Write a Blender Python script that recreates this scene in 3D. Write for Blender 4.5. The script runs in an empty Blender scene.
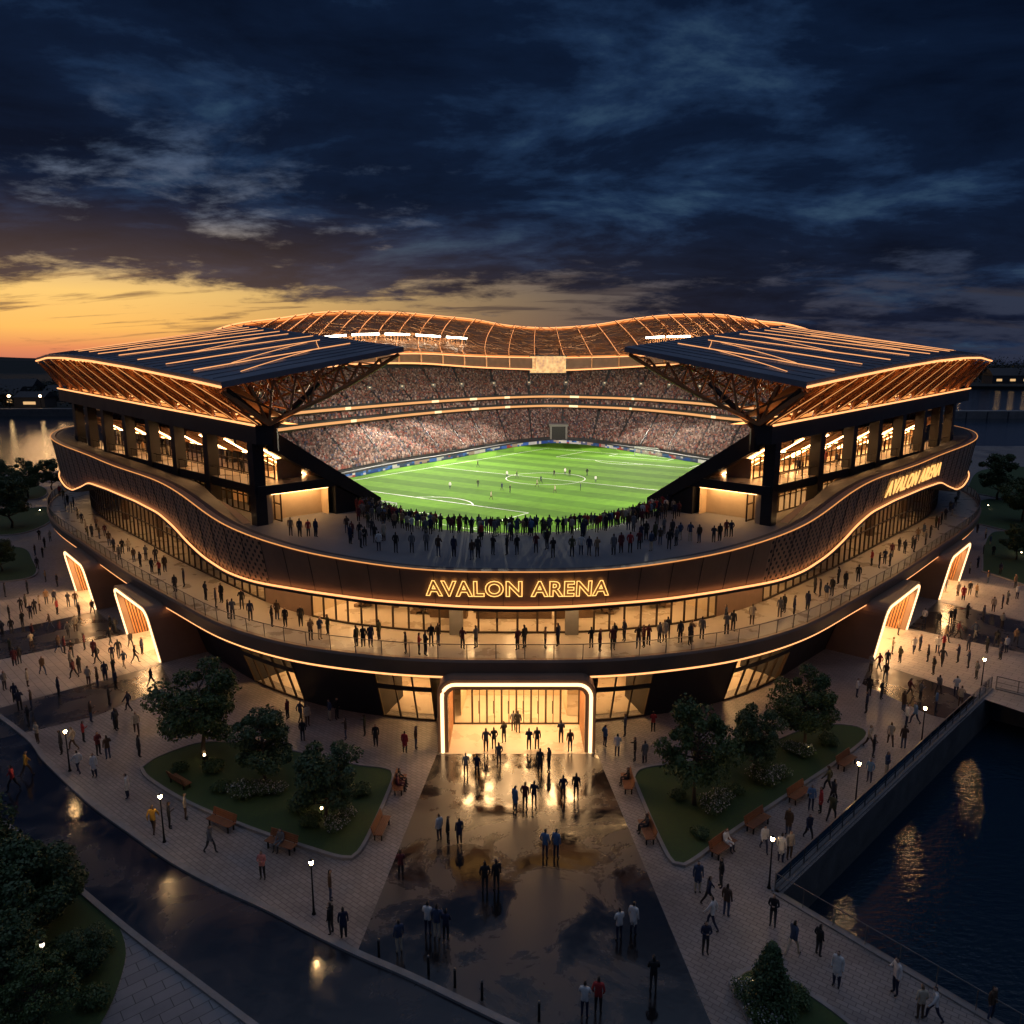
import bpy, bmesh, math, random
import numpy as np
from mathutils import Vector, Matrix
random.seed(7); RNG = np.random.default_rng(11)
R = math.radians
scene = bpy.context.scene
COL = scene.collection
SQ = math.sqrt(.5)

# ------------------------------------------------------------------ camera
F_PX, CAM_H, PITCH = 760.0, 26.5, math.atan(150/760)
cam_d = bpy.data.cameras.new('camera'); cam = bpy.data.objects.new('camera', cam_d); COL.objects.link(cam)
cam_d.sensor_width = 36; cam_d.lens = 36*F_PX/1024; cam_d.shift_x = -2/1024
cam_d.clip_start = .5; cam_d.clip_end = 9000
cam.location = (0, 0, CAM_H); cam.rotation_euler = (math.pi/2-PITCH, 0, 0)
scene.camera = cam
scene.view_settings.view_transform = 'Standard'; scene.view_settings.look = 'None'
scene.view_settings.exposure = 0; scene.view_settings.gamma = 1
scene.cycles.use_denoising = True
scene.cycles.max_bounces = 6; scene.cycles.diffuse_bounces = 3; scene.cycles.glossy_bounces = 3
scene.cycles.transparent_max_bounces = 12; scene.cycles.transmission_bounces = 3
scene.cycles.caustics_reflective = False; scene.cycles.caustics_refractive = False
scene.cycles.sample_clamp_indirect = 4

# the photograph was surveyed once: a pixel and a height (or a distance) give a place on the ground
def ray(px, py):
    a = (px-514)/F_PX; b = (512-py)/F_PX
    return np.array([a, math.cos(PITCH)+b*math.sin(PITCH), -math.sin(PITCH)+b*math.cos(PITCH)])
def atz(px, py, z=0.0):
    d = ray(px, py); t = (z-CAM_H)/d[2]
    return np.array([d[0]*t, d[1]*t, z])
def aty(px, py, Y):
    d = ray(px, py); t = Y/d[1]
    return np.array([d[0]*t, Y, CAM_H+d[2]*t])
def g(px, py): p = atz(px, py); return (float(p[0]), float(p[1]))

# ------------------------------------------------------------------ materials
M = {}
def mat(name, col=(.5,.5,.5), rough=.5, metal=0., emit=None, estr=0., spec=.5):
    m = bpy.data.materials.new(name); m.use_nodes = True
    b = m.node_tree.nodes['Principled BSDF']
    b.inputs['Base Color'].default_value = (*col, 1); b.inputs['Roughness'].default_value = rough
    b.inputs['Metallic'].default_value = metal
    b.inputs['Specular IOR Level'].default_value = spec
    if emit:
        b.inputs['Emission Color'].default_value = (*emit, 1); b.inputs['Emission Strength'].default_value = estr
    M[name] = m
    return m
def nd(m, t, **kw):
    n = m.node_tree.nodes.new(t)
    for k, v in kw.items():
        if k.startswith('i_'): n.inputs[k[2:].replace('_', ' ')].default_value = v
        else: setattr(n, k, v)
    return n
def ln(m, a, ao, b, bi): m.node_tree.links.new(a.outputs[ao], b.inputs[bi])
def ramp(m, stops):
    n = nd(m, 'ShaderNodeValToRGB'); e = n.color_ramp.elements
    while len(e) < len(stops): e.new(.5)
    for el, (p, c) in zip(e, stops):
        el.position = p; el.color = (*c, 1) if len(c) == 3 else c
    return n
def bsdf(m): return m.node_tree.nodes['Principled BSDF']
def mottled(name, c1, c2, scale=1., r=(.4,.7), metal=0., bump=.0, detail=6, coord='Object', bscale=None):
    m = mat(name, c1, r[0], metal); b = bsdf(m)
    tc = nd(m, 'ShaderNodeTexCoord'); n = nd(m, 'ShaderNodeTexNoise', i_Scale=scale, i_Detail=detail, i_Roughness=.6)
    ln(m, tc, coord, n, 'Vector')
    cr = ramp(m, [(.3, c1), (.7, c2)]); ln(m, n, 'Fac', cr, 'Fac'); ln(m, cr, 'Color', b, 'Base Color')
    mr = nd(m, 'ShaderNodeMapRange'); mr.inputs[1].default_value = .3; mr.inputs[2].default_value = .7
    mr.inputs[3].default_value = r[0]; mr.inputs[4].default_value = r[1]
    ln(m, n, 'Fac', mr, 'Value'); ln(m, mr, 'Result', b, 'Roughness')
    if bump:
        n2 = nd(m, 'ShaderNodeTexNoise', i_Scale=bscale or scale*6, i_Detail=4); ln(m, tc, coord, n2, 'Vector')
        bp = nd(m, 'ShaderNodeBump', i_Strength=bump, i_Distance=.05); ln(m, n2, 'Fac', bp, 'Height'); ln(m, bp, 'Normal', b, 'Normal')
    return m
def led(name, col, s):
    m = bpy.data.materials.new(name); m.use_nodes = True; nt = m.node_tree; nt.nodes.remove(bsdf(m))
    e = nd(m, 'ShaderNodeEmission'); e.inputs[0].default_value = (*col, 1); e.inputs[1].default_value = s
    ln(m, e, 0, nt.nodes['Material Output'], 'Surface'); M[name] = m
    return m
def glass(name, tint=(.9,.9,.9), refl=.12, rough=.02):
    m = bpy.data.materials.new(name); m.use_nodes = True; nt = m.node_tree; nt.nodes.remove(bsdf(m))
    t = nd(m, 'ShaderNodeBsdfTransparent'); t.inputs[0].default_value = (*tint, 1)
    gl = nd(m, 'ShaderNodeBsdfGlossy', i_Roughness=rough); fr = nd(m, 'ShaderNodeLayerWeight', i_Blend=refl)
    mx = nd(m, 'ShaderNodeMixShader')
    ln(m, fr, 'Fresnel', mx, 0); ln(m, t, 0, mx, 1); ln(m, gl, 0, mx, 2); ln(m, mx, 0, nt.nodes['Material Output'], 'Surface'); M[name] = m
    return m

def paving(name, c1, c2, joint, size=(.9,.45), rough=(.3,.6), wet=0., rot=0.):
    m = mat(name, c1, rough[0]); b = bsdf(m)
    tc = nd(m, 'ShaderNodeTexCoord'); mp = nd(m, 'ShaderNodeMapping'); mp.inputs['Rotation'].default_value = (0, 0, rot)
    ln(m, tc, 'Object', mp, 'Vector')
    br = nd(m, 'ShaderNodeTexBrick', i_Scale=1., i_Mortar_Size=.018, i_Brick_Width=size[0], i_Row_Height=size[1], i_Bias=0.)
    br.inputs['Color1'].default_value = (*c1, 1); br.inputs['Color2'].default_value = (*c2, 1); br.inputs['Mortar'].default_value = (*joint, 1)
    ln(m, mp, 'Vector', br, 'Vector')
    n = nd(m, 'ShaderNodeTexNoise', i_Scale=.22, i_Detail=7, i_Roughness=.62); ln(m, tc, 'Object', n, 'Vector')
    cr = ramp(m, [(.3, (.55,.55,.56)), (.5, (.9,.9,.9)), (.75, (1.15,1.12,1.1))]); ln(m, n, 'Fac', cr, 'Fac')
    mx = nd(m, 'ShaderNodeMix', data_type='RGBA', blend_type='MULTIPLY'); mx.inputs[0].default_value = 1
    ln(m, br, 'Color', mx, 6); ln(m, cr, 'Color', mx, 7); ln(m, mx, 2, b, 'Base Color')
    mr = nd(m, 'ShaderNodeMapRange'); mr.inputs[1].default_value = .38; mr.inputs[2].default_value = .62
    mr.inputs[3].default_value = rough[0]; mr.inputs[4].default_value = rough[1]
    ln(m, n, 'Fac', mr, 'Value'); ln(m, mr, 'Result', b, 'Roughness')
    bp = nd(m, 'ShaderNodeBump', i_Strength=.35, i_Distance=.02); ln(m, br, 'Fac', bp, 'Height'); bp.invert = True; ln(m, bp, 'Normal', b, 'Normal')
    return m

def wet_asphalt(name, dry, wet, thr=(.42,.58), rr=(.07,.42), spec=.8, scale=.16, bump=.12):
    m = mat(name, dry, .2, spec=spec); b = bsdf(m)
    tc = nd(m, 'ShaderNodeTexCoord')
    n = nd(m, 'ShaderNodeTexNoise', i_Scale=scale, i_Detail=8, i_Roughness=.63, i_Distortion=.6); ln(m, tc, 'Object', n, 'Vector')
    cr = ramp(m, [(thr[0], wet), (thr[1], dry)]); ln(m, n, 'Fac', cr, 'Fac'); ln(m, cr, 'Color', b, 'Base Color')
    rm = ramp(m, [(thr[0], (rr[0],)*3), (thr[1], (rr[1],)*3)]); ln(m, n, 'Fac', rm, 'Fac'); ln(m, rm, 'Color', b, 'Roughness')
    n2 = nd(m, 'ShaderNodeTexNoise', i_Scale=2.2, i_Detail=6, i_Roughness=.65); ln(m, tc, 'Object', n2, 'Vector')
    bp = nd(m, 'ShaderNodeBump', i_Strength=bump, i_Distance=.05); ln(m, n2, 'Fac', bp, 'Height'); ln(m, bp, 'Normal', b, 'Normal')
    return m

WARM = (1.0, .56, .2)
led('strip_light', (1.0, .40, .145), 1.9)
led('strip_light_soft', (1.0, .40, .12), .9)
led('portal_light', (1.0, .60, .28), 3.0)
led('room_light', (1.0, .58, .24), 26.0)
led('gallery_light', (1.0, .50, .17), 20.0)
led('added_wash_low', (1.0, .33, .08), 1.25)
led('portal_wash', (1.0, .58, .25), 42.0)
led('soffit_light', (1.0, .58, .25), 24.0)
led('added_wash_soft', (1.0, .42, .13), 2.6)
led('sign_light', (1.0, .50, .13), 2.0)
led('roof_strip', (1.0, .42, .16), 1.25)
led('lobby_light', (1.0, .55, .22), 8.0)
led('sign_face', (1.0, .50, .14), 1.5)
led('lamp_light', (1.0, .60, .25), 150.0)
led('lamp_dim', (1.0, .85, .65), 3.0)
led('garden_light', (1.0, .72, .38), 22.0)
led('flood_light', (1.0, .86, .62), 30.0)
led('ribbon_light', (1.0, .47, .18), .95)
led('far_light', (1.0, .60, .26), .8)
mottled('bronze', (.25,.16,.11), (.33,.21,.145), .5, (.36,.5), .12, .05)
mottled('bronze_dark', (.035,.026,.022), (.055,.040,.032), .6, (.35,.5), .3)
mottled('charcoal', (.016,.018,.024), (.026,.028,.036), .5, (.45,.6), .1)
mottled('charcoal_steel', (.022,.024,.030), (.034,.036,.044), .4, (.35,.5), .3)
mottled('roof_panel', (.17,.185,.22), (.24,.255,.30), .25, (.3,.45), .15, .04)
mottled('copper', (.50,.22,.085), (.60,.28,.11), .8, (.35,.5), .35)
mottled('copper_skin', (.24,.10,.04), (.34,.15,.06), .5, (.5,.65), .2)
mottled('roof_skin', (.34,.15,.06), (.48,.22,.09), .15, (.5,.65), .1)
mottled('soffit_wood', (.26,.13,.06), (.36,.19,.085), .7, (.45,.6))
mottled('concrete', (.20,.19,.18), (.30,.285,.27), .35, (.55,.75), 0, .1)
mottled('concrete_dark', (.055,.056,.062), (.085,.086,.092), .4, (.5,.7), 0, .08)
mottled('plaster_warm', (.50,.40,.28), (.62,.50,.35), .6, (.6,.8))
mottled('stone_floor', (.40,.34,.27), (.52,.44,.35), .5, (.22,.4))
mottled('terrace_floor', (.11,.115,.13), (.17,.175,.19), .3, (.6,.75), 0, .05)
mottled('kerb_stone', (.20,.19,.18), (.30,.28,.27), 1.5, (.5,.7), 0, .1)
mottled('quay_stone', (.10,.095,.09), (.17,.16,.15), .8, (.5,.8), 0, .3)
mottled('bench_wood', (.20,.075,.032), (.30,.12,.05), 3., (.4,.55), 0, .1)
mottled('black_metal', (.012,.012,.013), (.02,.02,.021), 2., (.35,.5), .6)
mottled('rail_metal', (.22,.2,.18), (.3,.28,.26), 2., (.3,.4), .8)
mottled('grass_blades', (.028,.056,.014), (.052,.094,.024), 6., (.7,.9), 0, .4, bscale=30)
mottled('soil', (.018,.014,.010), (.032,.026,.017), 3., (.8,.95), 0, .4)
mottled('bark', (.075,.055,.040), (.12,.09,.065), 5., (.7,.9), 0, .5)
mottled('far_ground', (.010,.014,.012), (.020,.025,.020), .02, (.8,.95))
mottled('far_wall', (.06,.058,.058), (.10,.095,.09), .1, (.6,.8))
mottled('frame_metal', (.06,.042,.03), (.085,.06,.042), 2., (.35,.5), .5)
mottled('furniture', (.12,.075,.045), (.2,.13,.08), 1., (.5,.7))
mat('white_paint', (.8,.8,.78), .5)
mat('net_cord', (.7,.7,.7), .6)
glass('pane_glass', (.93,.92,.90), .10, .02)
glass('rail_glass', (.86,.87,.88), .16, .03)
paving('plaza_paving', (.27,.235,.215), (.33,.29,.265), (.14,.12,.11), (.5,.25), (.32,.6), rot=R(38))
paving('strip_paving', (.42,.36,.31), (.48,.41,.35), (.14,.12,.10), (1.2,.6), (.3,.5), rot=R(45))
paving('walk_paving', (.22,.215,.225), (.26,.255,.26), (.07,.07,.07), (1.2,.6), (.4,.6), rot=R(-40))
wet_asphalt('wet_court', (.060,.050,.045), (.012,.011,.012), (.42,.55), (.06,.33), .9, .24, .09)
wet_asphalt('wet_road', (.030,.030,.036), (.011,.011,.015), (.42,.58), (.08,.30), .8, .18, .16)
wet_asphalt('wet_band', (.060,.054,.052), (.030,.027,.026), (.40,.60), (.14,.40), .7, .2, .10)

def leaf_mat(name, a, b_, c):
    m = mat(name, a, .55); b = bsdf(m); gm = nd(m, 'ShaderNodeNewGeometry')
    cr = ramp(m, [(0, a), (.55, b_), (1, c)]); ln(m, gm, 'Random Per Island', cr, 'Fac'); ln(m, cr, 'Color', b, 'Base Color')
    return m
leaf_mat('leaf_green', (.030,.064,.018), (.062,.110,.030), (.105,.150,.045))
leaf_mat('leaf_dark', (.028,.062,.024), (.054,.098,.036), (.088,.138,.05))
leaf_mat('leaf_far', (.008,.014,.010), (.014,.022,.014), (.022,.030,.018))
leaf_mat('blossom', (.30,.30,.27), (.50,.49,.45), (.68,.66,.6))

# perforated bronze cladding: rows of round holes that fade out along the band (uv is metres along the wall and 0..1 up it)
def perforated():
    m = mottled('perforated_bronze', (.38,.24,.155), (.48,.31,.20), .5, (.34,.48), .1); b = bsdf(m)
    uv = nd(m, 'ShaderNodeUVMap'); mp = nd(m, 'ShaderNodeMapping'); mp.inputs['Scale'].default_value = (1.9, 1.9, 1); mp.inputs['Rotation'].default_value = (0, 0, R(45))
    ln(m, uv, 'UV', mp, 'Vector'); v = nd(m, 'ShaderNodeTexVoronoi', i_Scale=1., i_Randomness=0.); v.voronoi_dimensions = '2D'; ln(m, mp, 'Vector', v, 'Vector')
    r1 = ramp(m, [(.24, (0,0,0)), (.32, (1,1,1))]); ln(m, v, 'Distance', r1, 'Fac')
    mx = nd(m, 'ShaderNodeMix', data_type='RGBA', blend_type='MIX')
    lk = [l for l in m.node_tree.links if l.to_node == b and l.to_socket.name == 'Base Color'][0]
    src = lk.from_socket
    ln(m, r1, 'Color', mx, 0); mx.inputs[6].default_value = (.006,.005,.005,1)
    m.node_tree.links.new(src, mx.inputs[7]); ln(m, mx, 2, b, 'Base Color')
    bp = nd(m, 'ShaderNodeBump', i_Strength=.6, i_Distance=.04); ln(m, r1, 'Color', bp, 'Height'); ln(m, bp, 'Normal', b, 'Normal')
perforated()
def slats(name, c1, c2, s):
    m = mat(name, c1, .5); b = bsdf(m); uv = nd(m, 'ShaderNodeUVMap')
    w = nd(m, 'ShaderNodeTexWave', i_Scale=s, i_Distortion=0.); w.bands_direction = 'X'; ln(m, uv, 'UV', w, 'Vector')
    n = nd(m, 'ShaderNodeTexNoise', i_Scale=1.5, i_Detail=4); ln(m, uv, 'UV', n, 'Vector')
    cr = ramp(m, [(.15, (.03,.014,.007)), (.4, c1), (1, c2)]); ln(m, w, 'Fac', cr, 'Fac')
    cr2 = ramp(m, [(.3, (.7,.7,.7)), (.7, (1.1,1.1,1.1))]); ln(m, n, 'Fac', cr2, 'Fac')
    mx = nd(m, 'ShaderNodeMix', data_type='RGBA', blend_type='MULTIPLY'); mx.inputs[0].default_value = 1
    ln(m, cr, 'Color', mx, 6); ln(m, cr2, 'Color', mx, 7); ln(m, mx, 2, b, 'Base Color')
    bp = nd(m, 'ShaderNodeBump', i_Strength=.8, i_Distance=.06); ln(m, w, 'Fac', bp, 'Height'); ln(m, bp, 'Normal', b, 'Normal')
slats('slat_wood', (.46,.20,.085), (.60,.28,.12), 1.1)
def water():
    m = mat('water', (.006,.020,.036), .035, spec=.5); b = bsdf(m); tc = nd(m, 'ShaderNodeTexCoord')
    mp = nd(m, 'ShaderNodeMapping'); mp.inputs['Scale'].default_value = (.8, 1.5, 1); ln(m, tc, 'Object', mp, 'Vector')
    n = nd(m, 'ShaderNodeTexNoise', i_Scale=2.0, i_Detail=5, i_Roughness=.55); ln(m, mp, 'Vector', n, 'Vector')
    bp = nd(m, 'ShaderNodeBump', i_Strength=.17, i_Distance=.25); ln(m, n, 'Fac', bp, 'Height'); ln(m, bp, 'Normal', b, 'Normal')
water()
def pitch_grass():
    m = mat('pitch_grass', (.05,.13,.02), .85, spec=.08); b = bsdf(m); tc = nd(m, 'ShaderNodeTexCoord')
    sp = nd(m, 'ShaderNodeSeparateXYZ'); ln(m, tc, 'Object', sp, 'Vector')
    d = nd(m, 'ShaderNodeMath', operation='MULTIPLY'); d.inputs[1].default_value = math.pi/5.25; ln(m, sp, 'X', d, 0)
    s = nd(m, 'ShaderNodeMath', operation='SINE'); ln(m, d, 0, s, 0)
    r = ramp(m, [(.45, (.078,.200,.010)), (.55, (.122,.290,.016))]); a = nd(m, 'ShaderNodeMath', operation='MULTIPLY_ADD'); a.inputs[1].default_value = .5; a.inputs[2].default_value = .5
    ln(m, s, 0, a, 0); ln(m, a, 0, r, 'Fac')
    n = nd(m, 'ShaderNodeTexNoise', i_Scale=.5, i_Detail=8, i_Roughness=.7); ln(m, tc, 'Object', n, 'Vector')
    c2 = ramp(m, [(.3, (.75,.75,.75)), (.7, (1.15,1.15,1.15))]); ln(m, n, 'Fac', c2, 'Fac')
    mx = nd(m, 'ShaderNodeMix', data_type='RGBA', blend_type='MULTIPLY'); mx.inputs[0].default_value = 1
    ln(m, r, 'Color', mx, 6); ln(m, c2, 'Color', mx, 7); ln(m, mx, 2, b, 'Base Color')
pitch_grass()
def attr_mat(name, attr, rough=.8, emit=0.):
    m = mat(name, (.5,.5,.5), rough); a = nd(m, 'ShaderNodeAttribute', attribute_name=attr); ln(m, a, 'Color', bsdf(m), 'Base Color')
    if emit:
        ln(m, a, 'Color', bsdf(m), 'Emission Color'); bsdf(m).inputs['Emission Strength'].default_value = emit
attr_mat('crowd_clothes', 'tint'); attr_mat('led_board', 'tint', .4, .55)
def screen():
    m = mat('screen', (.02,.02,.02), .3); b = bsdf(m); tc = nd(m, 'ShaderNodeTexCoord')
    v = nd(m, 'ShaderNodeTexVoronoi', i_Scale=.9); ln(m, tc, 'Object', v, 'Vector'); n = nd(m, 'ShaderNodeTexNoise', i_Scale=.5, i_Detail=5); ln(m, tc, 'Object', n, 'Vector')
    ad = nd(m, 'ShaderNodeMix', data_type='FLOAT'); ad.inputs[0].default_value = .6; ln(m, v, 'Distance', ad, 2); ln(m, n, 'Fac', ad, 3)
    r = ramp(m, [(.3, (.55,.16,.02)), (.5, (.9,.40,.05)), (.66, (1.,.62,.16))]); ln(m, ad, 0, r, 'Fac'); ln(m, r, 'Color', b, 'Emission Color'); b.inputs['Emission Strength'].default_value = .8
screen()

# ------------------------------------------------------------------ mesh builder
class MB:
    def __init__(s): s.v = []; s.f = []; s.m = []; s.uv = []; s.has_uv = False
    def add(s, vs, fs, mi=0, uvs=None):
        o = len(s.v); s.v.extend([tuple(map(float, p)) for p in vs])
        for k, f in enumerate(fs):
            s.f.append([o+i for i in f]); s.m.append(mi)
            if uvs is not None: s.uv.append([uvs[i] for i in f]); s.has_uv = True
            else: s.uv.append([(0, 0)]*len(f))
        return s
    def hexa(s, p, mi=0):     # 4 bottom, 4 top
        return s.add(p, [(3,2,1,0),(4,5,6,7),(0,1,5,4),(1,2,6,5),(2,3,7,6),(3,0,4,7)], mi)
    def box(s, c, d, rz=0., mi=0):
        ca, sa = math.cos(rz), math.sin(rz); P = []
        for z in (-.5, .5):
            for x, y in ((-.5,-.5),(.5,-.5),(.5,.5),(-.5,.5)):
                X, Y = x*d[0], y*d[1]; P.append((c[0]+X*ca-Y*sa, c[1]+X*sa+Y*ca, c[2]+z*d[2]))
        return s.hexa(P, mi)
    def bar(s, a, b, w=.1, h=None, mi=0):    # square bar between two points
        a, b = Vector(a), Vector(b); d = (b-a)
        if d.length < 1e-6: return s
        d.normalize(); up = Vector((0,0,1)) if abs(d.z) < .95 else Vector((1,0,0))
        x = d.cross(up).normalized(); y = x.cross(d); h = h or w
        P = [q+x*i*w*.5+y*j*h*.5 for q in (a, b) for i, j in ((-1,-1),(1,-1),(1,1),(-1,1))]
        return s.hexa(P, mi)
    def tube(s, pts, r, n=6, mi=0, cap=True):
        pts = [Vector(p) for p in pts]; rs = r if hasattr(r, '__len__') else [r]*len(pts); vs = []; fs = []
        for i, p in enumerate(pts):
            d = (pts[min(i+1, len(pts)-1)]-pts[max(i-1, 0)]).normalized()
            up = Vector((0,0,1)) if abs(d.z) < .9 else Vector((1,0,0)); x = d.cross(up).normalized(); y = x.cross(d)
            for k in range(n):
                a = 2*math.pi*(k+.5)/n; vs.append(p+(x*math.cos(a)+y*math.sin(a))*rs[i])
        for i in range(len(pts)-1):
            for k in range(n): fs.append((i*n+k, i*n+(k+1)%n, (i+1)*n+(k+1)%n, (i+1)*n+k))
        if cap: fs += [tuple(reversed(range(n))), tuple(range((len(pts)-1)*n, len(pts)*n))]
        return s.add(vs, fs, mi)
    def strip(s, A, B, mi=0, uv=None, closed=False):   # sheet between two polylines of equal length
        n = len(A); vs = list(A)+list(B)
        fs = [(i, i+1, n+i+1, n+i) for i in range(n-1)]
        if closed: fs.append((n-1, 0, n, 2*n-1))
        return s.add(vs, fs, mi, uv)
    def loft(s, curves, mi=0, closed_sec=False):
        for a, b in zip(curves, curves[1:]+([curves[0]] if closed_sec else [])): s.strip(a, b, mi)
        return s
    def prism(s, poly, z0, z1, mi=0, bottom=True):
        n = len(poly); vs = [(x, y, z0) for x, y in poly]+[(x, y, z1) for x, y in poly]
        fs = [tuple(range(n, 2*n))]+[(i, (i+1) % n, n+(i+1) % n, n+i) for i in range(n)]
        if bottom: fs.append(tuple(reversed(range(n))))
        return s.add(vs, fs, mi)
    def lathe(s, prof, c=(0,0,0), n=12, mi=0):
        vs = [(c[0]+r*math.cos(2*math.pi*k/n), c[1]+r*math.sin(2*math.pi*k/n), c[2]+z) for r, z in prof for k in range(n)]; fs = []
        for i in range(len(prof)-1):
            for k in range(n): fs.append((i*n+k, i*n+(k+1) % n, (i+1)*n+(k+1) % n, (i+1)*n+k))
        return s.add(vs, fs, mi)
    def mesh(s, name, mats, smooth=False):
        me = bpy.data.meshes.new(name); me.from_pydata(s.v, [], s.f)
        for m in (mats if isinstance(mats, (list, tuple)) else [mats]): me.materials.append(M[m] if isinstance(m, str) else m)
        me.polygons.foreach_set('material_index', s.m)
        if s.has_uv:
            l = me.uv_layers.new(name='UVMap'); l.data.foreach_set('uv', [c for f in s.uv for q in f for c in q])
        if smooth: me.polygons.foreach_set('use_smooth', [True]*len(s.f))
        me.update()
        return me
    def build(s, name, mats, parent=None, smooth=False):
        o = bpy.data.objects.new(name, s.mesh(name, mats, smooth)); COL.objects.link(o)
        if parent is not None:
            o.parent = parent; o.matrix_parent_inverse = world_of(parent).inverted()
        return o
def part_each(mb, name, mats, parent=None, smooth=False):
    """every separate piece of the builder becomes a part of its own"""
    root = list(range(len(mb.v)))
    key = {}
    for i, p in enumerate(mb.v):
        k = tuple(round(c, 3) for c in p); root[i] = key.setdefault(k, i)
    def find(i):
        while root[i] != i: root[i] = root[root[i]]; i = root[i]
        return i
    for f in mb.f:
        a = find(f[0])
        for i in f[1:]: root[find(i)] = a
    G = {}
    for k, f in enumerate(mb.f): G.setdefault(find(f[0]), []).append(k)
    for ks in G.values():
        s = MB(); m = {}
        for k in ks:
            fs = []
            for i in mb.f[k]:
                if i not in m: m[i] = len(s.v); s.v.append(mb.v[i])
                fs.append(m[i])
            s.f.append(fs); s.m.append(mb.m[k]); s.uv.append(mb.uv[k])
        s.has_uv = mb.has_uv; s.build(name, mats, parent, smooth)
def world_of(o):
    m = Matrix.LocRotScale(o.location, o.rotation_euler, o.scale)
    return (world_of(o.parent) @ o.matrix_parent_inverse @ m) if o.parent else m
def tag(o, label=None, cat=None, group=None, kind=None):
    if label: o['label'] = label
    if cat: o['category'] = cat
    if group: o['group'] = group
    if kind: o['kind'] = kind
    return o
def thing(name, loc, label, cat, group=None, rz=0.):
    o = bpy.data.objects.new(name, None); COL.objects.link(o); o.location = loc; o.rotation_euler = (0, 0, rz); o.empty_display_size = .3
    return tag(o, label, cat, group)
def copy_tree(o, loc=None, rz=None, sc=None):
    c = o.copy(); COL.objects.link(c)
    if loc is not None: c.location = loc
    if rz is not None: c.rotation_euler = (0, 0, rz)
    if sc is not None: c.scale = (sc, sc, sc) if not hasattr(sc, '__len__') else sc
    for ch in [x for x in KIDS.get(o.name, [])]:
        d = ch.copy(); COL.objects.link(d); d.parent = c
        for gc in KIDS.get(ch.name, []):
            e = gc.copy(); COL.objects.link(e); e.parent = d
    return c
KIDS = {}
def kid(mb, name, mats, parent, smooth=False):      # a part modelled in its thing's own coordinates
    o = bpy.data.objects.new(name, mb.mesh(name, mats, smooth)); COL.objects.link(o); o.parent = parent
    KIDS.setdefault(parent.name, []).append(o)
    return o

def smooth_curve(pts, step=1.0):
    P = np.array(pts, float); P = np.vstack([2*P[0]-P[1], P, 2*P[-1]-P[-2]]); out = []
    for i in range(1, len(P)-2):
        for t in np.linspace(0, 1, 16, endpoint=False):
            a, b, c, d = P[i-1], P[i], P[i+1], P[i+2]
            out.append(.5*((2*b)+(-a+c)*t+(2*a-5*b+4*c-d)*t*t+(-a+3*b-3*c+d)*t**3))
    out.append(P[-2]); out = np.array(out)
    s = np.concatenate([[0], np.cumsum(np.linalg.norm(np.diff(out, axis=0), axis=1))])
    n = max(2, int(round(s[-1]/step))+1); q = np.linspace(0, s[-1], n)
    return np.stack([np.interp(q, s, out[:, k]) for k in range(out.shape[1])], 1)
def resample(P, n):
    s = np.concatenate([[0], np.cumsum(np.linalg.norm(np.diff(P, axis=0), axis=1))]); q = np.linspace(0, s[-1], n)
    return np.stack([np.interp(q, s, P[:, k]) for k in range(P.shape[1])], 1)
def normals2(P):
    d = np.gradient(P[:, :2], axis=0); d /= np.linalg.norm(d, axis=1)[:, None]
    return np.stack([d[:, 1], -d[:, 0]], 1)
def z3(P, z):
    z = np.broadcast_to(z, (len(P),)); return np.column_stack([P[:, 0], P[:, 1], z])
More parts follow.
